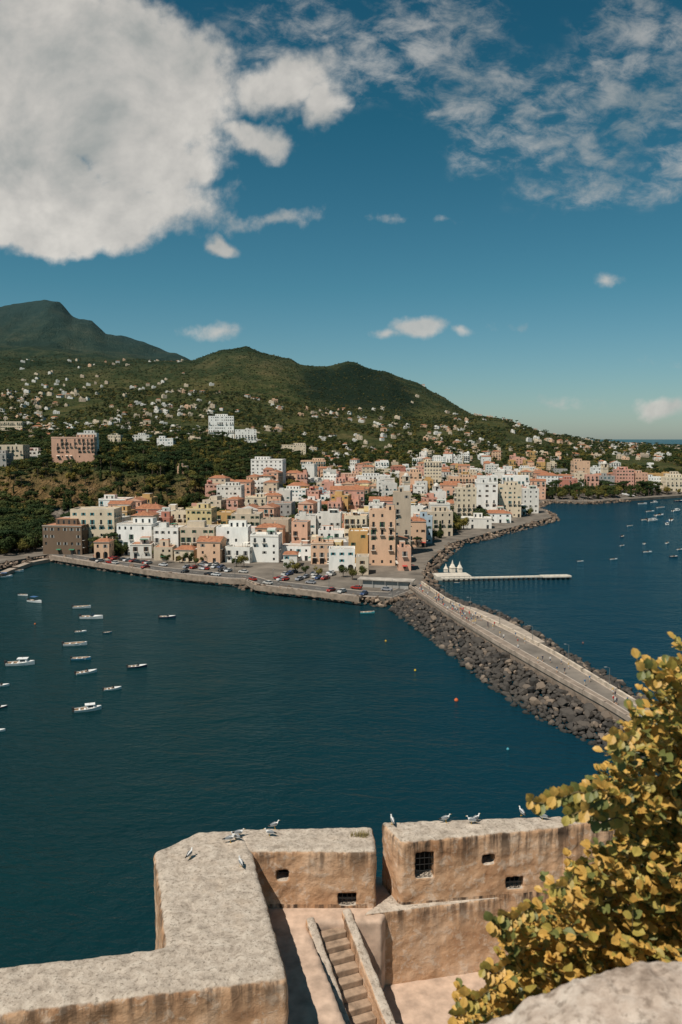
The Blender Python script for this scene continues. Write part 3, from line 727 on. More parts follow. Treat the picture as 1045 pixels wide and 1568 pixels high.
for px,sc in ((683,.6),(693,.85),(704,.75)):
    p=G(px,876,1.72); mb=MB(); mb.box(0,0,0,2.4,2.4,2.4,0); mb.box(0,0,2.4,2.9,2.9,.2,0); mb.box(0,0,2.6,2.2,2.2,1.6,0,taper=.5); mb.box(0,0,4.2,.8,.8,2.2,0,taper=.1)
    mb.obj('pointed_beach_pavilion',[tent_m],(p.x,p.y,1.72),.3).scale=(sc,sc,sc)
# ---------------------------------------------------------------- boats
M_HULL=simple('boat_gelcoat_white',(.74,.72,.69),.35,.06); M_HB=simple('boat_gelcoat_blue',(.05,.22,.33),.35,.1); M_HT=simple('boat_gelcoat_turquoise',(.12,.5,.5),.35,.1)
M_WOOD=simple('boat_interior',(.30,.2,.12),.7,.2,3); M_CANV=simple('boat_canvas_blue',(.05,.12,.25),.8,.2); M_HN=simple('boat_hull_dark',(.03,.05,.09),.35,.1)
def boat(style,hull):
    mb=MB(); L,B=5.6,2.1; N=11; rings=[]; inn=[]
    for i in range(N):
        t=i/(N-1); x=-L/2+L*t; w=B/2*(min(1,.82+.4*t) if t<.45 else math.cos((t-.45)/.55*math.pi/2)**.75); w=max(w,.03)
        sh=.55+.35*t*t; k=-.35+.25*max(0,t-.7)/.3
        rings.append([(x,-w,sh),(x,-w*.8,.05),(x,0,k),(x,w*.8,.05),(x,w,sh)]); inn.append([(x,-w*.82,sh),(x,-w*.72,.18),(x,0,.12),(x,w*.72,.18),(x,w*.82,sh)])
    for a,c in zip(rings[:-1],rings[1:]):
        for k in range(4): mb.face([a[k],a[k+1],c[k+1],c[k]],0)
    mb.face(rings[0],0); dk=6 if style!='open' else 9
    for i in range(N-1):
        a,c,e,f_=rings[i],rings[i+1],inn[i],inn[i+1]
        if i>=dk: mb.face([a[0],c[0],c[4],a[4]],1)
        else:
            mb.face([a[0],c[0],f_[0],e[0]],1); mb.face([e[4],f_[4],c[4],a[4]],1)
            for k in range(4): mb.face([e[k],e[k+1],f_[k+1],f_[k]][::-1],2)
    mb.face([inn[dk][k] for k in range(5)],2); mb.face([rings[0][0],inn[0][0],inn[0][4],rings[0][4]],1)
    for x in ([-1.4,0.1,1.3] if style=='open' else [-1.7,-.6]): mb.box(x,0,.35,.35,1.6,.08,1)
    mb.box(-L/2-.2,0,-.2,.35,.35,.85,3); mb.box(-L/2-.2,0,.65,.5,.4,.4,4)
    if style=='motor':
        mb.face([(.55,-.8,.7),(.55,.8,.7),(.2,.65,1.25),(.2,-.65,1.25)],5); mb.face([(.55,-.8,.7),(.2,-.65,1.25),(-.4,-.75,.7)],5); mb.face([(.55,.8,.7),(.2,.65,1.25),(-.4,.75,.7)],5)
        mb.box(1.2,0,.68,1.2,.9,.12,1)
    if style=='cabin':
        mb.box(.55,0,.6,1.7,1.35,.75,1,taper=.85); mb.box(.45,0,1.35,2.1,1.45,.08,1)
        for s in(-1,1): mb.face([(0,s*.67,.85),(1.1,s*.67,.85),(1.0,s*.63,1.2),(.1,s*.63,1.2)],5)
        mb.cyl((.4,0,1.4),(.4,0,2.3),.03,.02,5,3)
    if style=='canopy':
        for x in(-1.2,.5):
            for s in(-.75,.75): mb.cyl((x,s,.5),(x,s,1.8),.03,.03,4,3)
        mb.box(-.35,0,1.8,2.2,1.7,.06,6)
    return mb.mesh('moored_boat',[hull,M_HULL,M_WOOD,M_DARK,M_DARK,M_GLASS,M_CANV])
BM={'mw':boat('motor',M_HULL),'ow':boat('open',M_HULL),'cw':boat('cabin',M_HULL),'ob':boat('open',M_HB),'ot':boat('open',M_HT),'kw':boat('canopy',M_HULL),'mn':boat('motor',M_HN)}
BL=[(36,912,14,'ow',-.3),(54,922,22,'kw',-.35),(126,931,23,'ow',0),(141,947,30,'mw',0),(124,968,15,'mw',.1),(116,988,30,'ow',.1),(165,969,11,'ob',.3),(257,946,22,'mn',0),(32,1018,35,'cw',.1),(125,1010,25,'ob',.1),(133,1031,27,'mw',.4),(211,1022,25,'mn',.3),(173,1056,23,'mw',.35),(135,1088,35,'cw',.4),(2,1051,20,'mw',.3),(0,1084,18,'mn',.3),(-4,1120,20,'mw',.3),(563,939,20,'ot',0),
(889,860,9,'mw',.2),(940,857,11,'mw',.3),(953,822,10,'mn',1),(953,836,8,'mw',.5),(987,833,9,'mw',1),(992,846,12,'mw',.2),(1000,798,15,'cw',.2),(1010,790,15,'mw',.5),(1022,803,13,'kw',1.2),(1028,797,14,'mw',1),(1032,853,11,'mn',.2),(1041,842,9,'mw',.5),(1022,832,9,'mw',.9),(996,784,12,'mw',.3),(965,806,9,'ow',.2),(1036,783,14,'cw',.4),(990,797,14,'mw',.2),(1012,778,12,'ow',.2),(984,772,12,'mw',0),(700,893,8,'ob',0),(24,876,20,'ow',.4),(8,884,18,'kw',.3),(1040,768,12,'mn',0),(1055,800,12,'mw',0),(1002,770,10,'cw',.1)]
for px,py,l,k,a in BL:
    p=G(px,py,0); s=l/F*p.length/5.6*1.12; o=addo('moored_boat',BM[k],(p.x,p.y,-.02),a+R.uniform(-.1,.1),scale=s)
for px,py,l in [(965,764,46),(1030,757,34),(1052,758,30)]:
    p=G(px,py,0); L=l/F*p.length; mb=MB(); rings=[]
    for i in range(9):
        t=i/8; x=-L/2+L*t; w=max(.05,2.4*(1 if t<.5 else math.cos((t-.5)*math.pi)**.7 if t<.999 else 0)); rings.append([(x,-w,1.8+t*.8),(x,-w*.7,-.5),(x,w*.7,-.5),(x,w,1.8+t*.8)])
    mb.loft(rings,0); mb.box(-L*.1,0,1.9,L*.5,3.4,2,1,taper=.88); mb.box(-L*.12,0,3.9,L*.3,2.6,1.8,1,taper=.85); mb.box(-L*.1,0,2.6,L*.46,3.35,.7,2); mb.cyl((-L*.1,0,5.6),(-L*.1,0,9),.1,.05,5,1)
    mb.obj('harbour_ferry',[M_HN,M_HULL,M_GLASS],(p.x,p.y,0),.05)
def buoy(px,py,col,r=.3):
    p=G(px,py,0); mb=MB(); rings=[]
    for i in range(7):
        a=-math.pi/2+i*math.pi/6; rr=max(.03,r*math.cos(a)); rings.append([(rr*math.cos(k*math.pi/5),rr*math.sin(k*math.pi/5),.1+r*math.sin(a)) for k in range(10)])
    mb.loft(rings); mb.cyl((0,0,r),(0,0,r+.25),.07,.04,6); mb.obj('mooring_buoy',[simple('buoy_plastic',col,.5,.08)],(p.x,p.y,0),smooth=True)
for b3 in [(54,956,(.5,.12,.03)),(591,982,(.6,.32,.03)),(636,1027,(.6,.35,.03)),(699,1073,(.5,.1,.03),.5),(778,1148,(.06,.25,.3)),(893,985,(.2,.08,.06))]: buoy(*b3)
# ---------------------------------------------------------------- people
M_SKIN=simple('skin',(.45,.27,.18),.6,.05)
def person(i,shirt,pants,stride):
    me=bpy.data.meshes.new('pedestrian')
    V=[(0,0,.95),(0,0,1.2),(0,0,1.42),(0,0,1.53),(0,.02,1.66),(-.09,0,.9),(-.1,-stride,.5),(-.1,-stride*.9,.08),(-.1,-stride-.14,.03),(.09,0,.9),(.1,stride*.6,.5),(.1,stride*1.5,.1),(.1,stride*1.4-.12,.03),(-.19,0,1.4),(-.25,stride*.4,1.12),(-.24,stride*.2-.08,.86),(.19,0,1.4),(.25,-stride*.4,1.12),(.24,-stride*.7-.08,.88)]
    E=[(0,1),(1,2),(2,3),(3,4),(0,5),(5,6),(6,7),(7,8),(0,9),(9,10),(10,11),(11,12),(2,13),(13,14),(14,15),(2,16),(16,17),(17,18)]
    Rr=[.13,.14,.13,.055,.1,.09,.065,.045,.04,.09,.065,.045,.04,.06,.042,.035,.06,.042,.035]
    me.from_pydata(V,E,[]); o=bpy.data.objects.new('pedestrian',me); COL.objects.link(o)
    o.modifiers.new('s','SKIN'); sv=me.skin_vertices[0].data
    for k,r in enumerate(Rr): sv[k].radius=(r,r*.8)
    sv[0].use_root=True; ss=o.modifiers.new('u','SUBSURF'); ss.levels=1; ss.render_levels=1
    bake(o); me=o.data; me.materials.clear()
    for mm in (M_SKIN,simple('shirt',shirt,.9,.1),simple('trousers',pants,.9,.1),simple('hair',(.04,.025,.015),.8,.1)): me.materials.append(mm)
    for f_ in me.polygons:
        c=f_.center; f_.material_index=(3 if c.z>1.7 or (c.z>1.6 and c.y>.05) else 0 if c.z>1.47 else 1 if c.z>.95 and not(abs(c.x)>.2 and c.z<1.15) else 0 if abs(c.x)>.2 else 2 if c.z>.45 else 0)
    bpy.data.objects.remove(o); return me
PM=[person(0,(.7,.68,.64),(.05,.07,.12),.16),person(1,(.5,.05,.05),(.3,.26,.2),.05),person(2,(.04,.05,.08),(.06,.06,.07),.2),person(3,(.65,.45,.2),(.5,.5,.5),.12),person(4,(.05,.16,.3),(.45,.4,.33),.14)]
for k in range(110):
    t=R.uniform(.02,.95) if k%2 else R.uniform(.04,.4); p=polysample(RL,t).lerp(polysample(RR,t),R.uniform(.1,.9)); addo('pedestrian',PM[k%5],(p.x,p.y,RZc+(.1 if True else 0)),R.uniform(-.5,.5)+(math.pi if k%3 else 0)+.5)
# ---------------------------------------------------------------- foreground fortress walls
m,nt,b=newmat('castle_plaster'); g=geo(nt); P=g.outputs['Position']
sn=nd(nt,'ShaderNodeSeparateXYZ'); nt.links.new(g.outputs['Normal'],sn.inputs[0]); sp=nd(nt,'ShaderNodeSeparateXYZ'); nt.links.new(P,sp.inputs[0])
big=texn(nt,P,.7,6,.6,.3); fine=texn(nt,P,9,5,.7); mid=texn(nt,P,2.6,6,.7,.4); strk=texn(nt,mp(nt,P,(3.2,3.2,.3)),1,5,.6)
face=ramp(nt,[(.3,(.32,.165,.085)),(.5,(.50,.30,.175)),(.68,(.62,.42,.28))],big)
face=mix(nt,maprange(nt,mid,.53,.6,0,.55),face,(.62,.49,.38)); face=mix(nt,maprange(nt,fine,.6,.7,0,.35),face,(.2,.12,.075))
edge=maprange(nt,sp.outputs[2],45.2,43.9,1,0); edge2=maprange(nt,sp.outputs[2],42.9,41.9,1,0)
e2=mth(nt,'MULTIPLY',edge2,mth(nt,'LESS_THAN',sp.outputs[2],42.95))
e=mth(nt,'MAXIMUM',mth(nt,'MULTIPLY',edge,mth(nt,'GREATER_THAN',sp.outputs[2],43.0)),e2)
st=mth(nt,'MULTIPLY',maprange(nt,strk,.42,.6,0,1),mth(nt,'ADD',mth(nt,'MULTIPLY',e,.9),.14),True)
face=mix(nt,st,face,(.075,.05,.035))
top=ramp(nt,[(.32,(.26,.21,.165)),(.5,(.43,.355,.285)),(.68,(.55,.47,.385))],mid); top=mix(nt,maprange(nt,fine,.53,.64,0,.65),top,(.12,.095,.07)); top=mix(nt,maprange(nt,big,.55,.75,0,.4),top,(.48,.36,.26))
c=mix(nt,maprange(nt,sn.outputs[2],.45,.85,0,1,True),face,top)
nt.links.new(c,b.inputs['Base Color']); b.inputs['Roughness'].default_value=.95; b.inputs['Specular IOR Level'].default_value=.1
setbump(nt,b,mth(nt,'ADD',mth(nt,'MULTIPLY',fine,.5),mid),.9,.05); M_CAS=m
tx=bpy.data.textures.new('plaster_lumps','CLOUDS'); tx.noise_scale=.5; tx.noise_depth=3
def slab(name,poly,z0,z1,bev=.18,cuts=[],vox=.06,disp=.09,par=None,mat=None):
    mb=MB(); pz=[(p[0],p[1]) for p in poly]
    n=len(pz); zz=z1 if isinstance(z1,(list,tuple)) else [z1]*n; z00=z0 if isinstance(z0,(list,tuple)) else [z0]*n
    for i in range(n):
        j=(i+1)%n; mb.face([(*pz[i],z00[i]),(*pz[j],z00[j]),(*pz[j],zz[j]),(*pz[i],zz[i])])
    mb.face([(*p,z) for p,z in zip(pz,zz)]); mb.face([(*p,z) for p,z in zip(pz,z00)][::-1])
    o=mb.obj(name,[mat or M_CAS],merge=True,par=par)
    cs=[]
    if bev:
        bv=o.modifiers.new('b','BEVEL'); bv.width=bev; bv.segments=4; bv.limit_method='ANGLE'
    for cpts in cuts:
        c_,s_=cpts; mc=MB(); mc.box(0,0,-s_[2]/2,s_[0],s_[1],s_[2]); co=mc.obj('cut',[mat or M_CAS],c_,s_[3],merge=True); cs.append(co)
        bo=o.modifiers.new('c','BOOLEAN'); bo.operation='DIFFERENCE'; bo.object=co; bo.solver='EXACT'
    if vox:
        rm=o.modifiers.new('r','REMESH'); rm.mode='VOXEL'; rm.voxel_size=vox; rm.use_smooth_shade=True
    if disp:
        dm=o.modifiers.new('d','DISPLACE'); dm.texture=tx; dm.texture_coords='GLOBAL'; dm.strength=disp; dm.mid_level=.5
    bpy.context.view_layer.update(); bake(o)
    for c_ in cs: bpy.data.objects.remove(c_)
    o.data.polygons.foreach_set('use_smooth',[True]*len(o.data.polygons)); return o
ZA=45.0; ZL=42.85; ZF=40.0
A=[G(*q,ZA) for q in [(-420,1525),(235,1451),(252,1448),(235,1303),(303,1272),(372,1269),(386,1299),(443,1497),(-420,1600)]]
slab('castle_bastion',A[::-1],38,ZA,.2,vox=.07,disp=.12)
def facecut(px,py,a,b_):
    d=ray(px,py); n=Vector((b_.y-a.y,-(b_.x-a.x),0)).normalized()
    t=(a-Vector((0,0,CZ))).dot(Vector((n.x,n.y,0)))/Vector((d.x,d.y,0)).dot(n)
    p=Vector((0,0,CZ))+d*t; ang=math.atan2(b_.y-a.y,b_.x-a.x); return p,ang,n
B0,B1=G(380,1303,ZA),G(577,1303,ZA); 
Bp=[B0,B1,G(572,1265,ZA),G(360,1268,ZA)]
C0,C1=G(613,1289,45.3),G(878,1264,45.45)
Cp=[C0,C1,G(860,1248,45.45),G(584,1257,45.3)]
M_IRON=simple('wrought_iron',(.02,.018,.016),.6,.2); M_VOID=simple('dark_interior',(.012,.01,.009),1,.1)
def wins(lst,a,b_):
    cuts=[]; info=[]
    for px,py,w,h,gr in lst:
        p,ang,n=facecut(px,py,a,b_); cuts.append((p,(w,1.2,h,ang))); info.append((p,ang,n,w,h,gr))
    return cuts,info
cb,ib=wins([(433,1341,.46,.38,0),(532,1377,.70,.46,1)],B0,B1)
cc,ic=wins([(651,1325,.70,.98,1),(749,1316,.48,.38,0),(789,1352,.68,.48,1)],C0,C1)
slab('castle_parapet_wall',Bp,41,ZA,.16,cb,.045,.11)
slab('castle_parapet_wall',Cp,41,[45.3,45.45,45.45,45.3],.16,cc,.045,.11)
for p,ang,n,w,h,gr in ib+ic:
    mb=MB(); inn=-n if n.y<0 else n
    bk=p+inn*.56
    mb.box(bk.x,bk.y,p.z-h/2-.05,w+.1,.03,h+.1,1,ang)  # near-black back plate: the shade of the recess put into its colour
    if gr:
        f0=p+inn*.08; nx=max(3,int(w/.14)); nz=max(2,int(h/.2)); dx=Vector((math.cos(ang),math.sin(ang),0))
        for i in range(nx+1):
            c0=f0+dx*(-w/2+w*i/nx); mb.cyl((c0.x,c0.y,p.z-h/2-.02),(c0.x,c0.y,p.z+h/2+.02),.013,.013,5,0)
        for i in range(nz+1):
            z=p.z-h/2+h*i/nz; a_=f0-dx*(w/2+.03); b2=f0+dx*(w/2+.03); mb.cyl((a_.x,a_.y,z),(b2.x,b2.y,z),.013,.013,5,0)
    mb.obj('iron_window_grille' if gr else 'niche_shade_plate',[M_IRON,M_VOID])
D0=[G(862,1257,45.7),G(1060,1240,45.7),G(1060,1222,45.7),G(868,1238,45.7)]
slab('castle_parapet_wall',D0,41,45.6,.2,vox=.07)
Wp=[G(556,1401,ZL),G(905,1356,ZL),G(1120,1335,ZL),G(1120,1300,ZL),G(880,1350,ZL),G(600,1368,ZL)]
slab('terrace_retaining_wall',Wp,ZF-1,ZL,.07,vox=.06)
LF=[G(380,1340,ZL-.05),G(620,1340,ZL-.05),G(585,1410,ZL-.05),G(470,1412,ZL-.05),G(560,1640,ZL-.05),G(560,1760,ZL-.05),G(400,1760,ZL-.05)]
m_floor=simple('terrace_floor',(.46,.33,.245),.95,.3,1.8,bump=.4)
slab('castle_landing_floor',LF[::-1],ZF-.8,ZL-.05,0,vox=.12,disp=.04,mat=m_floor)
mb=MB(); mb.face([(-2,16,ZF),(9,16,ZF),(9,28.8,ZF),(-2,28.8,ZF)]); mb.obj('castle_courtyard_floor',[m_floor])
S0=Vector((-.42,27.0,0)); dirn=Vector((1.25,-3.1,0)).normalized(); sd2=Vector((-dirn.y,dirn.x,0))
if sd2.x<0: sd2=-sd2
root=bpy.data.objects.new('stone_staircase',None); COL.objects.link(root)
ang=math.atan2(dirn.y,dirn.x); m_step=simple('worn_steps',(.30,.21,.145),.95,.4,3,bump=.5)
NS=14; tr=.37; rs=(ZL-ZF)/NS; hw=.5
for i in range(NS):
    c=S0+dirn*(tr*(i+.5)); top=ZL-rs*(i+1.4); mb=MB()
    mb.box(c.x,c.y,ZF-.5,tr-.01,hw*2+.05,top-ZF+.5,0,ang)
    o=mb.obj('step',[m_step],merge=True,par=root); bv=o.modifiers.new('b','BEVEL'); bv.width=.035; bv.segments=2; 
LEN=NS*tr
for sgn,wd in((-1,.34),(1,.36)):
    c0=S0+sd2*sgn*(hw+.02)-dirn*.15; c1=c0+sd2*sgn*wd; e0=c0+dirn*(LEN+.5); e1=c1+dirn*(LEN+.5)
    slab('stair_parapet',[c0,e0,e1,c1] if sgn<0 else [c0,c1,e1,e0],ZF-1,([ZL+.25,ZF+.55,ZF+.55,ZL+.25] if sgn<0 else [ZL+.25,ZL+.25,ZF+.55,ZF+.55]),.06,vox=.05,disp=.08,par=root)
m,nt,b=newmat('castle_rock'); g=geo(nt); f=texn(nt,g.outputs['Position'],.25,7,.65); nt.links.new(ramp(nt,[(.3,(.06,.05,.035)),(.6,(.2,.15,.1)),(.8,(.08,.1,.03))],f),b.inputs['Base Color']); b.inputs['Roughness'].default_value=1; setbump(nt,b,f,1,.8)
mb=MB(); 
ol=[(-14,20),(-7,21),(-6,27.5),(-3,28.6),(3,28.4),(8,29),(16,29),(60,10),(60,-40),(-40,-40),(-40,0),(-20,10)]
low=[(x*1.1,y*.98 if y>0 else y) for x,y in ol]
for i in range(len(ol)):
    j=(i+1)%len(ol)
    mb.face([(low[i][0]*.97,low[i][1]*.97,-3),(low[j][0]*.97,low[j][1]*.97,-3),(*ol[j],39.3),(*ol[i],39.3)])
mb.face([(*p,39.3) for p in ol]); mb.obj('castle_rock',[m])
# ---------------------------------------------------------------- gulls
M_GW=simple('gull_white',(.62,.6,.57),.8,.05); M_GG=simple('gull_grey',(.2,.21,.22),.8,.1); M_GY=simple('gull_beak',(.6,.35,.05),.6,.1); M_GB=simple('gull_black',(.02,.02,.02),.7,.1)
def gull():
    mb=MB(); st=[(-.30,.17,.012,.006),(-.22,.19,.035,.02),(-.12,.205,.06,.055),(0,.22,.075,.08),(.09,.235,.065,.075),(.14,.27,.045,.05),(.155,.32,.034,.036),(.165,.36,.036,.036),(.195,.375,.034,.03),(.225,.37,.014,.013),(.27,.36,.005,.006)]
    rings=[]
    for x,z,ry,rz in st: rings.append([(x,ry*math.cos(k*math.pi/5),z+rz*math.sin(k*math.pi/5)) for k in range(10)])
    mb.loft(rings[:10],0); mb.loft(rings[9:],2)
    for s in(-1,1):
        w=[]
        for x,z,ry,rz,off in [(.10,.255,.015,.035,.055),(.02,.265,.024,.06,.062),(-.10,.25,.02,.05,.048),(-.22,.225,.014,.028,.028),(-.36,.2,.005,.01,.012)]:
            w.append([(x,s*(off+ry*math.cos(k*math.pi/4)),z+rz*math.sin(k*math.pi/4)) for k in range(8)])
        mb.loft(w[:4],1); mb.loft(w[3:],3)
        mb.cyl((.0,s*.03,.0),(.0,s*.03,.16),.007,.008,5,2); mb.box(.02,s*.03,0,.05,.035,.008,2)
        mb.cyl((.2,s*.03,.382),(.2,s*.036,.382),.006,.005,5,3)
    return mb.mesh('seagull',[M_GW,M_GG,M_GY,M_GB])
gm=gull()
for px,py,zz,a in [(291,1314,ZA,1.2),(353,1290,ZA,.2),(361,1287,ZA,2.8),(367,1281,ZA,0),(369,1327,ZA,2.0),(413,1281,ZA,3.0),(421,1269,ZA,.4),(601,1262,45.33,1.8),(683,1259,45.36,.2),(722,1262,45.38,2.9),(729,1259,45.38,.5),(799,1249,45.42,1.9),(831,1256,45.43,2.8)]:
    p=G(px,py,zz); addo('seagull',gm,(p.x,p.y,zz-.01),a,smooth=True,scale=.84)
mb=MB(); p=G(551,1280,ZA)
for k in range(160):
    a=R.uniform(0,6.28); q=p+Vector((R.uniform(-.35,.35),R.uniform(-.15,.15),0)); l=R.uniform(.1,.3); t=Vector((math.cos(a)*.4,math.sin(a)*.4,1))*l; w=Vector((-math.sin(a),math.cos(a),0))*.01
    mb.face([q-w,q+w,q+t])
mb.obj('grass_tuft',[simple('dry_grass',(.28,.22,.08),.9,.2)])
# ---------------------------------------------------------------- near stone wall top
m,nt,b=newmat('weathered_limestone'); g=geo(nt); P=g.outputs['Position']; f=texn(nt,P,8,8,.7); f2=texn(nt,P,38,5,.7)
c=ramp(nt,[(.34,(.19,.14,.105)),(.48,(.42,.33,.265)),(.66,(.58,.49,.41))],f); c=mix(nt,maprange(nt,f2,.52,.64,0,.65),c,(.16,.12,.09)); nt.links.new(c,b.inputs['Base Color']); b.inputs['Roughness'].default_value=.95; b.inputs['Specular IOR Level'].default_value=.1; setbump(nt,b,f2,.6,.01)
prof_x=[200,330,380,450,560,680,740,775,800,850,900,960,1045,1200,1500]; prof_y=[1620,1580,1560,1553,1555,1560,1556,1532,1508,1483,1467,1460,1449,1440,1430]
nx,ny=300,80; vs=[];fc=[]
for i in range(nx):
    px=200+1300*i/(nx-1); py=float(np.interp(px,prof_x,prof_y)); e=PY(px,py,1.75)
    for j in range(ny):
        t=j/(ny-1); 
        if t<.3: s=t/.3; y=1.75+.05-.09*math.sin(s*math.pi/2); z=e.z-.7*(1-s)**1.5
        else: s=(t-.3)/.7; y=1.71-1.0*s; z=e.z-.02*s-.12*s*s
        n=noise.fractal(Vector((e.x*5,y*5,z*5)),1,2.1,6)*.024+noise.fractal(Vector((e.x*18,y*18,z*18)),.8,2.1,5)*.010; vs.append((e.x,y,z+n))
for i in range(nx-1):
    for j in range(ny-1): fc.append((i*ny+j,i*ny+j+1,(i+1)*ny+j+1,(i+1)*ny+j))
me=bpy.data.meshes.new('stone_wall_top'); me.from_pydata(vs,[],fc); me.materials.append(m); addo('stone_wall_top',me,smooth=True)
# ---------------------------------------------------------------- foreground shrub
def lm(name,c,tr):
    m,nt,b=newmat(name); g=geo(nt); f=texn(nt,g.outputs['Position'],25,2); nt.links.new(ramp(nt,[(.3,tuple(x*.75 for x in c)),(.7,tuple(min(1,x*1.2) for x in c))],f),b.inputs['Base Color']); b.inputs['Roughness'].default_value=.45
    b.inputs['Specular IOR Level'].default_value=.3
    t=nd(nt,'ShaderNodeBsdfTranslucent'); t.inputs[0].default_value=(*c,1); mx=nd(nt,'ShaderNodeMixShader'); mx.inputs[0].default_value=tr
    nt.links.new(b.outputs[0],mx.inputs[1]); nt.links.new(t.outputs[0],mx.inputs[2]); nt.links.new(mx.outputs[0],nt.nodes['Material Output'].inputs[0]); return m
LM=[lm('leaf_golden',(.64,.39,.10),.32),lm('leaf_yellow_green',(.42,.33,.08),.32),lm('leaf_green',(.17,.18,.055),.28),lm('leaf_dark_green',(.06,.075,.03),.2),simple('twig_bark',(.12,.09,.04),.9)]
BP=[(1060,1005),(1040,1015),(1000,1045),(1010,1068),(975,1100),(955,1130),(968,1175),(930,1190),(915,1225),(945,1250),(935,1290),(905,1325),(850,1372),(800,1400),(770,1440),(785,1480),(770,1515),(720,1540),(700,1580),(1300,1600),(1300,1005)]
mb=MB()
def leaf(p,d,up,s,mt):
    d=d.normalized(); n=(up-d*up.dot(d)).normalized(); r_=d.cross(n)
    w=s*.42; c=s*.1
    b0=p; t=p+d*s-n*s*.12; mm=p+d*s*.5-n*c*.2
    l=[p+r_*w*.62*sg+d*s*.2+n*c*.6 for sg in(-1,1)]; l2=[p+r_*w*sg+d*s*.52+n*c for sg in(-1,1)]; l3=[p+r_*w*.7*sg+d*s*.84+n*c*.4 for sg in(-1,1)]
    mb.face([b0,mm,l2[0],l[0]],mt); mb.face([mm,t,l3[0],l2[0]],mt); mb.face([b0,l[1],l2[1],mm],mt); mb.face([mm,l2[1],l3[1],t],mt)
def twig(p,d,n,size,dark):
    q=p.copy(); L=.041*size; prev=q.copy()
    for k in range(n):
        d=(d+Vector((R.uniform(-.25,.25),R.uniform(-.25,.25),R.uniform(-.2,.28)))).normalized(); q=q+d*L*.62
        mb.cyl(prev,q,.0018,.0014,3,4,False); prev=q.copy()
        sidev=d.cross(Vector((0,0,1))).normalized()
        for sg in((-1,1)):
            if R.random()<.1: continue
            ld=(d*.5+sidev*sg*R.uniform(.5,1)+Vector((0,-.15,R.uniform(-.3,.5)))).normalized()
            up=Vector((R.uniform(-.6,.3),R.uniform(-.8,.2),R.uniform(.4,1)))
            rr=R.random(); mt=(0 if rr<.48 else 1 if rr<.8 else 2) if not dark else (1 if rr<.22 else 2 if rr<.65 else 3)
            leaf(q,ld,up,L*R.uniform(.7,1.2)*(1-.25*k/n),mt)
    leaf(q,d,Vector((-.2,-.4,1)),L*.8,0 if not dark else 2)
for k in range(4200):
    px=R.uniform(690,1110); py=R.uniform(1000,1590)
    if not inpoly(px,py,BP): continue
    lay=R.random()
    dist=2.35+lay*.9
    pp=px+ (30 if lay>.5 else 12)
    p=PY(pp,py+10,dist)
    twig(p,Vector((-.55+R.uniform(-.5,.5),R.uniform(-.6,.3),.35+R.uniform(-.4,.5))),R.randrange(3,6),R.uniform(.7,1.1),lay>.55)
for (x0,y0,x1,y1) in [(935,1215,815,1226),(960,1225,850,1215),(1050,1040,985,1030),(1040,1020,1010,1040),(950,1170,940,1130),(900,1320,850,1365),(800,1420,752,1415),(790,1480,742,1488),(740,1535,695,1555),(960,1260,870,1243),(985,1110,955,1135),(820,1395,770,1405),(760,1520,712,1530),(1000,1200,900,1235),(980,1230,905,1210)]:
    a=PY(x0,y0,2.4); b_=PY(x1,y1,2.3); n=int((b_-a).length/.022)+1; prev=a
    for i in range(n+1):
        q=a.lerp(b_,i/n)+Vector((0,0,.012*math.sin(i*.9)));  mb.cyl(prev,q,.003,.002,4,4,False) if i else None; prev=q; d=(b_-a).normalized()
        for sg in(-1,1):
            ld=d*.5+Vector((R.uniform(-.3,.3),R.uniform(-.4,.1),sg*.8)); leaf(q,ld,Vector((-.3,-1,.6)),R.uniform(.026,.042),R.choice([0,0,1,1,2]))
mb.obj('golden_leaved_shrub',LM)
# ---------------------------------------------------------------- world sky with clouds
W=bpy.data.worlds.new('World'); scene.world=W; W.use_nodes=True; nt=W.node_tree; bg=nt.nodes['Background']
try: W.cycles.sampling_method='MANUAL'; W.cycles.sample_map_resolution=256
except Exception as ex: print(ex)
S=Vector((-.42,-.48,1.0)).normalized(); el=math.asin(S.z); az=math.atan2(S.x,S.y)
sky=nd(nt,'ShaderNodeTexSky'); sky.sky_type='NISHITA'; sky.sun_disc=False; sky.sun_elevation=el; sky.sun_rotation=az%(2*math.pi); sky.altitude=0; sky.air_density=1; sky.dust_density=.6; sky.ozone_density=2
tc=nd(nt,'ShaderNodeTexCoord'); V=tc.outputs['Generated']; sp=nd(nt,'ShaderNodeSeparateXYZ'); nt.links.new(V,sp.inputs[0])
yy=mth(nt,'MAXIMUM',sp.outputs[1],.08); u=mth(nt,'DIVIDE',sp.outputs[0],yy); v=mth(nt,'DIVIDE',sp.outputs[2],yy)
cb_=nd(nt,'ShaderNodeCombineXYZ'); nt.links.new(u,cb_.inputs[0]); nt.links.new(v,cb_.inputs[1]); Q=cb_.outputs[0]
def uvp(px,py): d=ray(px,py); return (d.x/d.y,d.z/d.y)
wn=nd(nt,'ShaderNodeTexNoise'); wn.inputs['Scale'].default_value=9; wn.inputs['Detail'].default_value=4; nt.links.new(Q,wn.inputs['Vector'])
ws=nd(nt,'ShaderNodeVectorMath',operation='SUBTRACT'); nt.links.new(wn.outputs['Color'],ws.inputs[0]); ws.inputs[1].default_value=(.5,.5,.5)
def warp(a):
    n=nd(nt,'ShaderNodeVectorMath',operation='MULTIPLY_ADD'); nt.links.new(ws.outputs[0],n.inputs[0]); n.inputs[1].default_value=(a,a,a); nt.links.new(Q,n.inputs[2]); return n.outputs[0]
QW=warp(.12); QS=warp(.05)
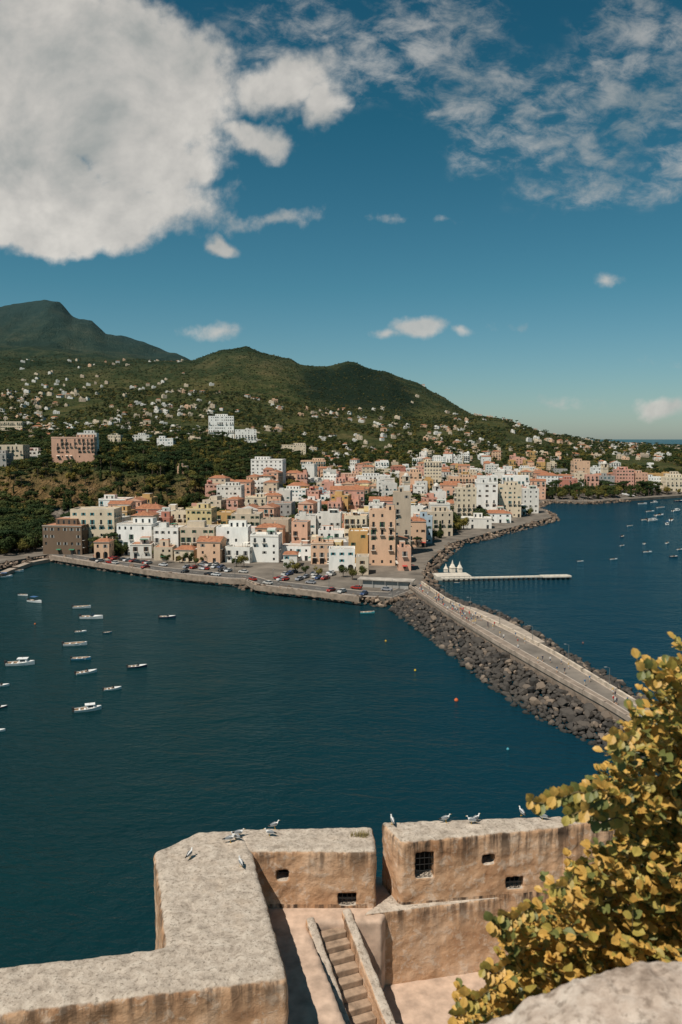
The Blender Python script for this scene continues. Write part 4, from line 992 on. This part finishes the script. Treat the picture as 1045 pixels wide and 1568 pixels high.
def blob(px,py,rx,ry,w=1.0,src=None):
    c=uvp(px,py); r0=uvp(px+rx,py)[0]-c[0]; r1=abs(uvp(px,py-ry)[1]-c[1])
    s=nd(nt,'ShaderNodeVectorMath',operation='MULTIPLY_ADD'); nt.links.new(src or QW,s.inputs[0]); s.inputs[1].default_value=(1/r0,1/r1,0); s.inputs[2].default_value=(-c[0]/r0,-c[1]/r1,0)
    l=nd(nt,'ShaderNodeVectorMath',operation='LENGTH'); nt.links.new(s.outputs[0],l.inputs[0])
    n=nd(nt,'ShaderNodeMath',operation='MULTIPLY_ADD'); nt.links.new(l.outputs['Value'],n.inputs[0]); n.inputs[1].default_value=-w; n.inputs[2].default_value=w
    return n.outputs[0]
def field(lst,src=None):
    o=None
    for x in lst:
        q=blob(*x,src=src); o=q if o is None else mth(nt,'MAXIMUM',o,q)
    return mth(nt,'MAXIMUM',o,-.4)
cum=[(50,130,300,210,1.3),(210,130,190,130,1.1),(90,310,330,80,1.0),(250,240,130,80,.8),(440,130,110,60,.6),(500,165,50,34,.5),(385,200,60,36,.5),(338,364,44,26,.7),(0,340,190,48,1)]
small=[(640,502,50,24,.95),(600,513,40,12,.5),(702,512,28,13,.5),(330,512,60,15,.55),(925,432,36,15,.4),(1015,622,62,22,.75),(850,612,70,14,.2),(430,338,110,20,.42),(600,330,50,9,.25),(685,332,34,10,.35),(1000,560,60,9,.12),(790,500,60,12,.14)]
brk=[(660,60,140,110,1),(730,140,130,70,1),(560,110,120,70,.8),(930,120,180,80,.85),(1000,45,130,70,1),(1010,170,130,60,1),(850,210,170,70,.85),(940,295,160,45,1),(1050,250,80,40,1),(450,50,150,120,.55)]
nA=texn(nt,Q,6,7,.62,.2); nB=texn(nt,mp(nt,Q,(1,1.7,1),rot=(0,0,.5)),24,7,.66,.3); nC=texn(nt,Q,32,5,.6)
nAc=mth(nt,'SUBTRACT',nA,.5); nCc=mth(nt,'SUBTRACT',nC,.5)
dA=mth(nt,'ADD',mth(nt,'ADD',field(cum),mth(nt,'MULTIPLY',nAc,1.0)),mth(nt,'MULTIPLY',nCc,.4)); aA=maprange(nt,dA,.02,.36,0,1,True)
dS=mth(nt,'ADD',field(small,QS),mth(nt,'MULTIPLY',nCc,1.0)); aS=maprange(nt,dS,.06,.6,0,.88,True)
fb=field(brk); dB=mth(nt,'ADD',mth(nt,'MULTIPLY',fb,.5),mth(nt,'MULTIPLY',mth(nt,'SUBTRACT',nB,.5),2.1)); fB=maprange(nt,fb,-.2,.35,0,1,True); aB=mth(nt,'MULTIPLY',maprange(nt,dB,-.08,.8,0,.62,True),fB)
al=mth(nt,'MAXIMUM',mth(nt,'MAXIMUM',aA,aS),aB)
tint=ramp(nt,[(0,(.60,.70,.77)),(.1,(.48,.66,.69)),(.3,(.28,.60,.59)),(.6,(.13,.50,.49)),(1,(.08,.41,.43))],maprange(nt,sp.outputs[2],0,.6,0,1))
skyc=mix(nt,1.0,sky.outputs[0],tint,'MULTIPLY')
sh2=texn(nt,mp(nt,Q,(1,1,1),loc=(.03,-.05,0)),6,5,.62,.2); rel=mth(nt,'SUBTRACT',nA,sh2)
base=maprange(nt,texn(nt,Q,3.5,4,.6),.35,.65,0,1)
br=mth(nt,'ADD',mth(nt,'MULTIPLY',maprange(nt,rel,-.14,.14,0,1),.55),mth(nt,'MULTIPLY',base,.45))
cl=ramp(nt,[(.1,(3.7,3.85,3.7)),(.5,(5.5,5.3,4.95)),(.9,(7.2,6.85,6.3))],br)
fin=mix(nt,mth(nt,'MULTIPLY',al,.93),skyc,cl)
nt.links.new(fin,bg.inputs[0]); bg.inputs[1].default_value=.1
sl=bpy.data.lights.new('sun','SUN'); sl.energy=5.0; sl.angle=math.radians(.5); sl.color=(1,.93,.83); so=bpy.data.objects.new('sun',sl); COL.objects.link(so); so.rotation_euler=S.to_track_quat('Z','Y').to_euler()
# camera
cd=bpy.data.cameras.new('camera'); cam=bpy.data.objects.new('camera',cd); COL.objects.link(cam); cam.location=(0,0,CZ); cam.rotation_euler=(math.pi/2-TH,0,0)
cd.sensor_fit='VERTICAL'; cd.sensor_height=36; cd.sensor_width=24; cd.lens=F/1568*36; cd.clip_start=.05; cd.clip_end=200000
cd.dof.use_dof=True; cd.dof.focus_distance=60; cd.dof.aperture_fstop=5.6
scene.camera=cam
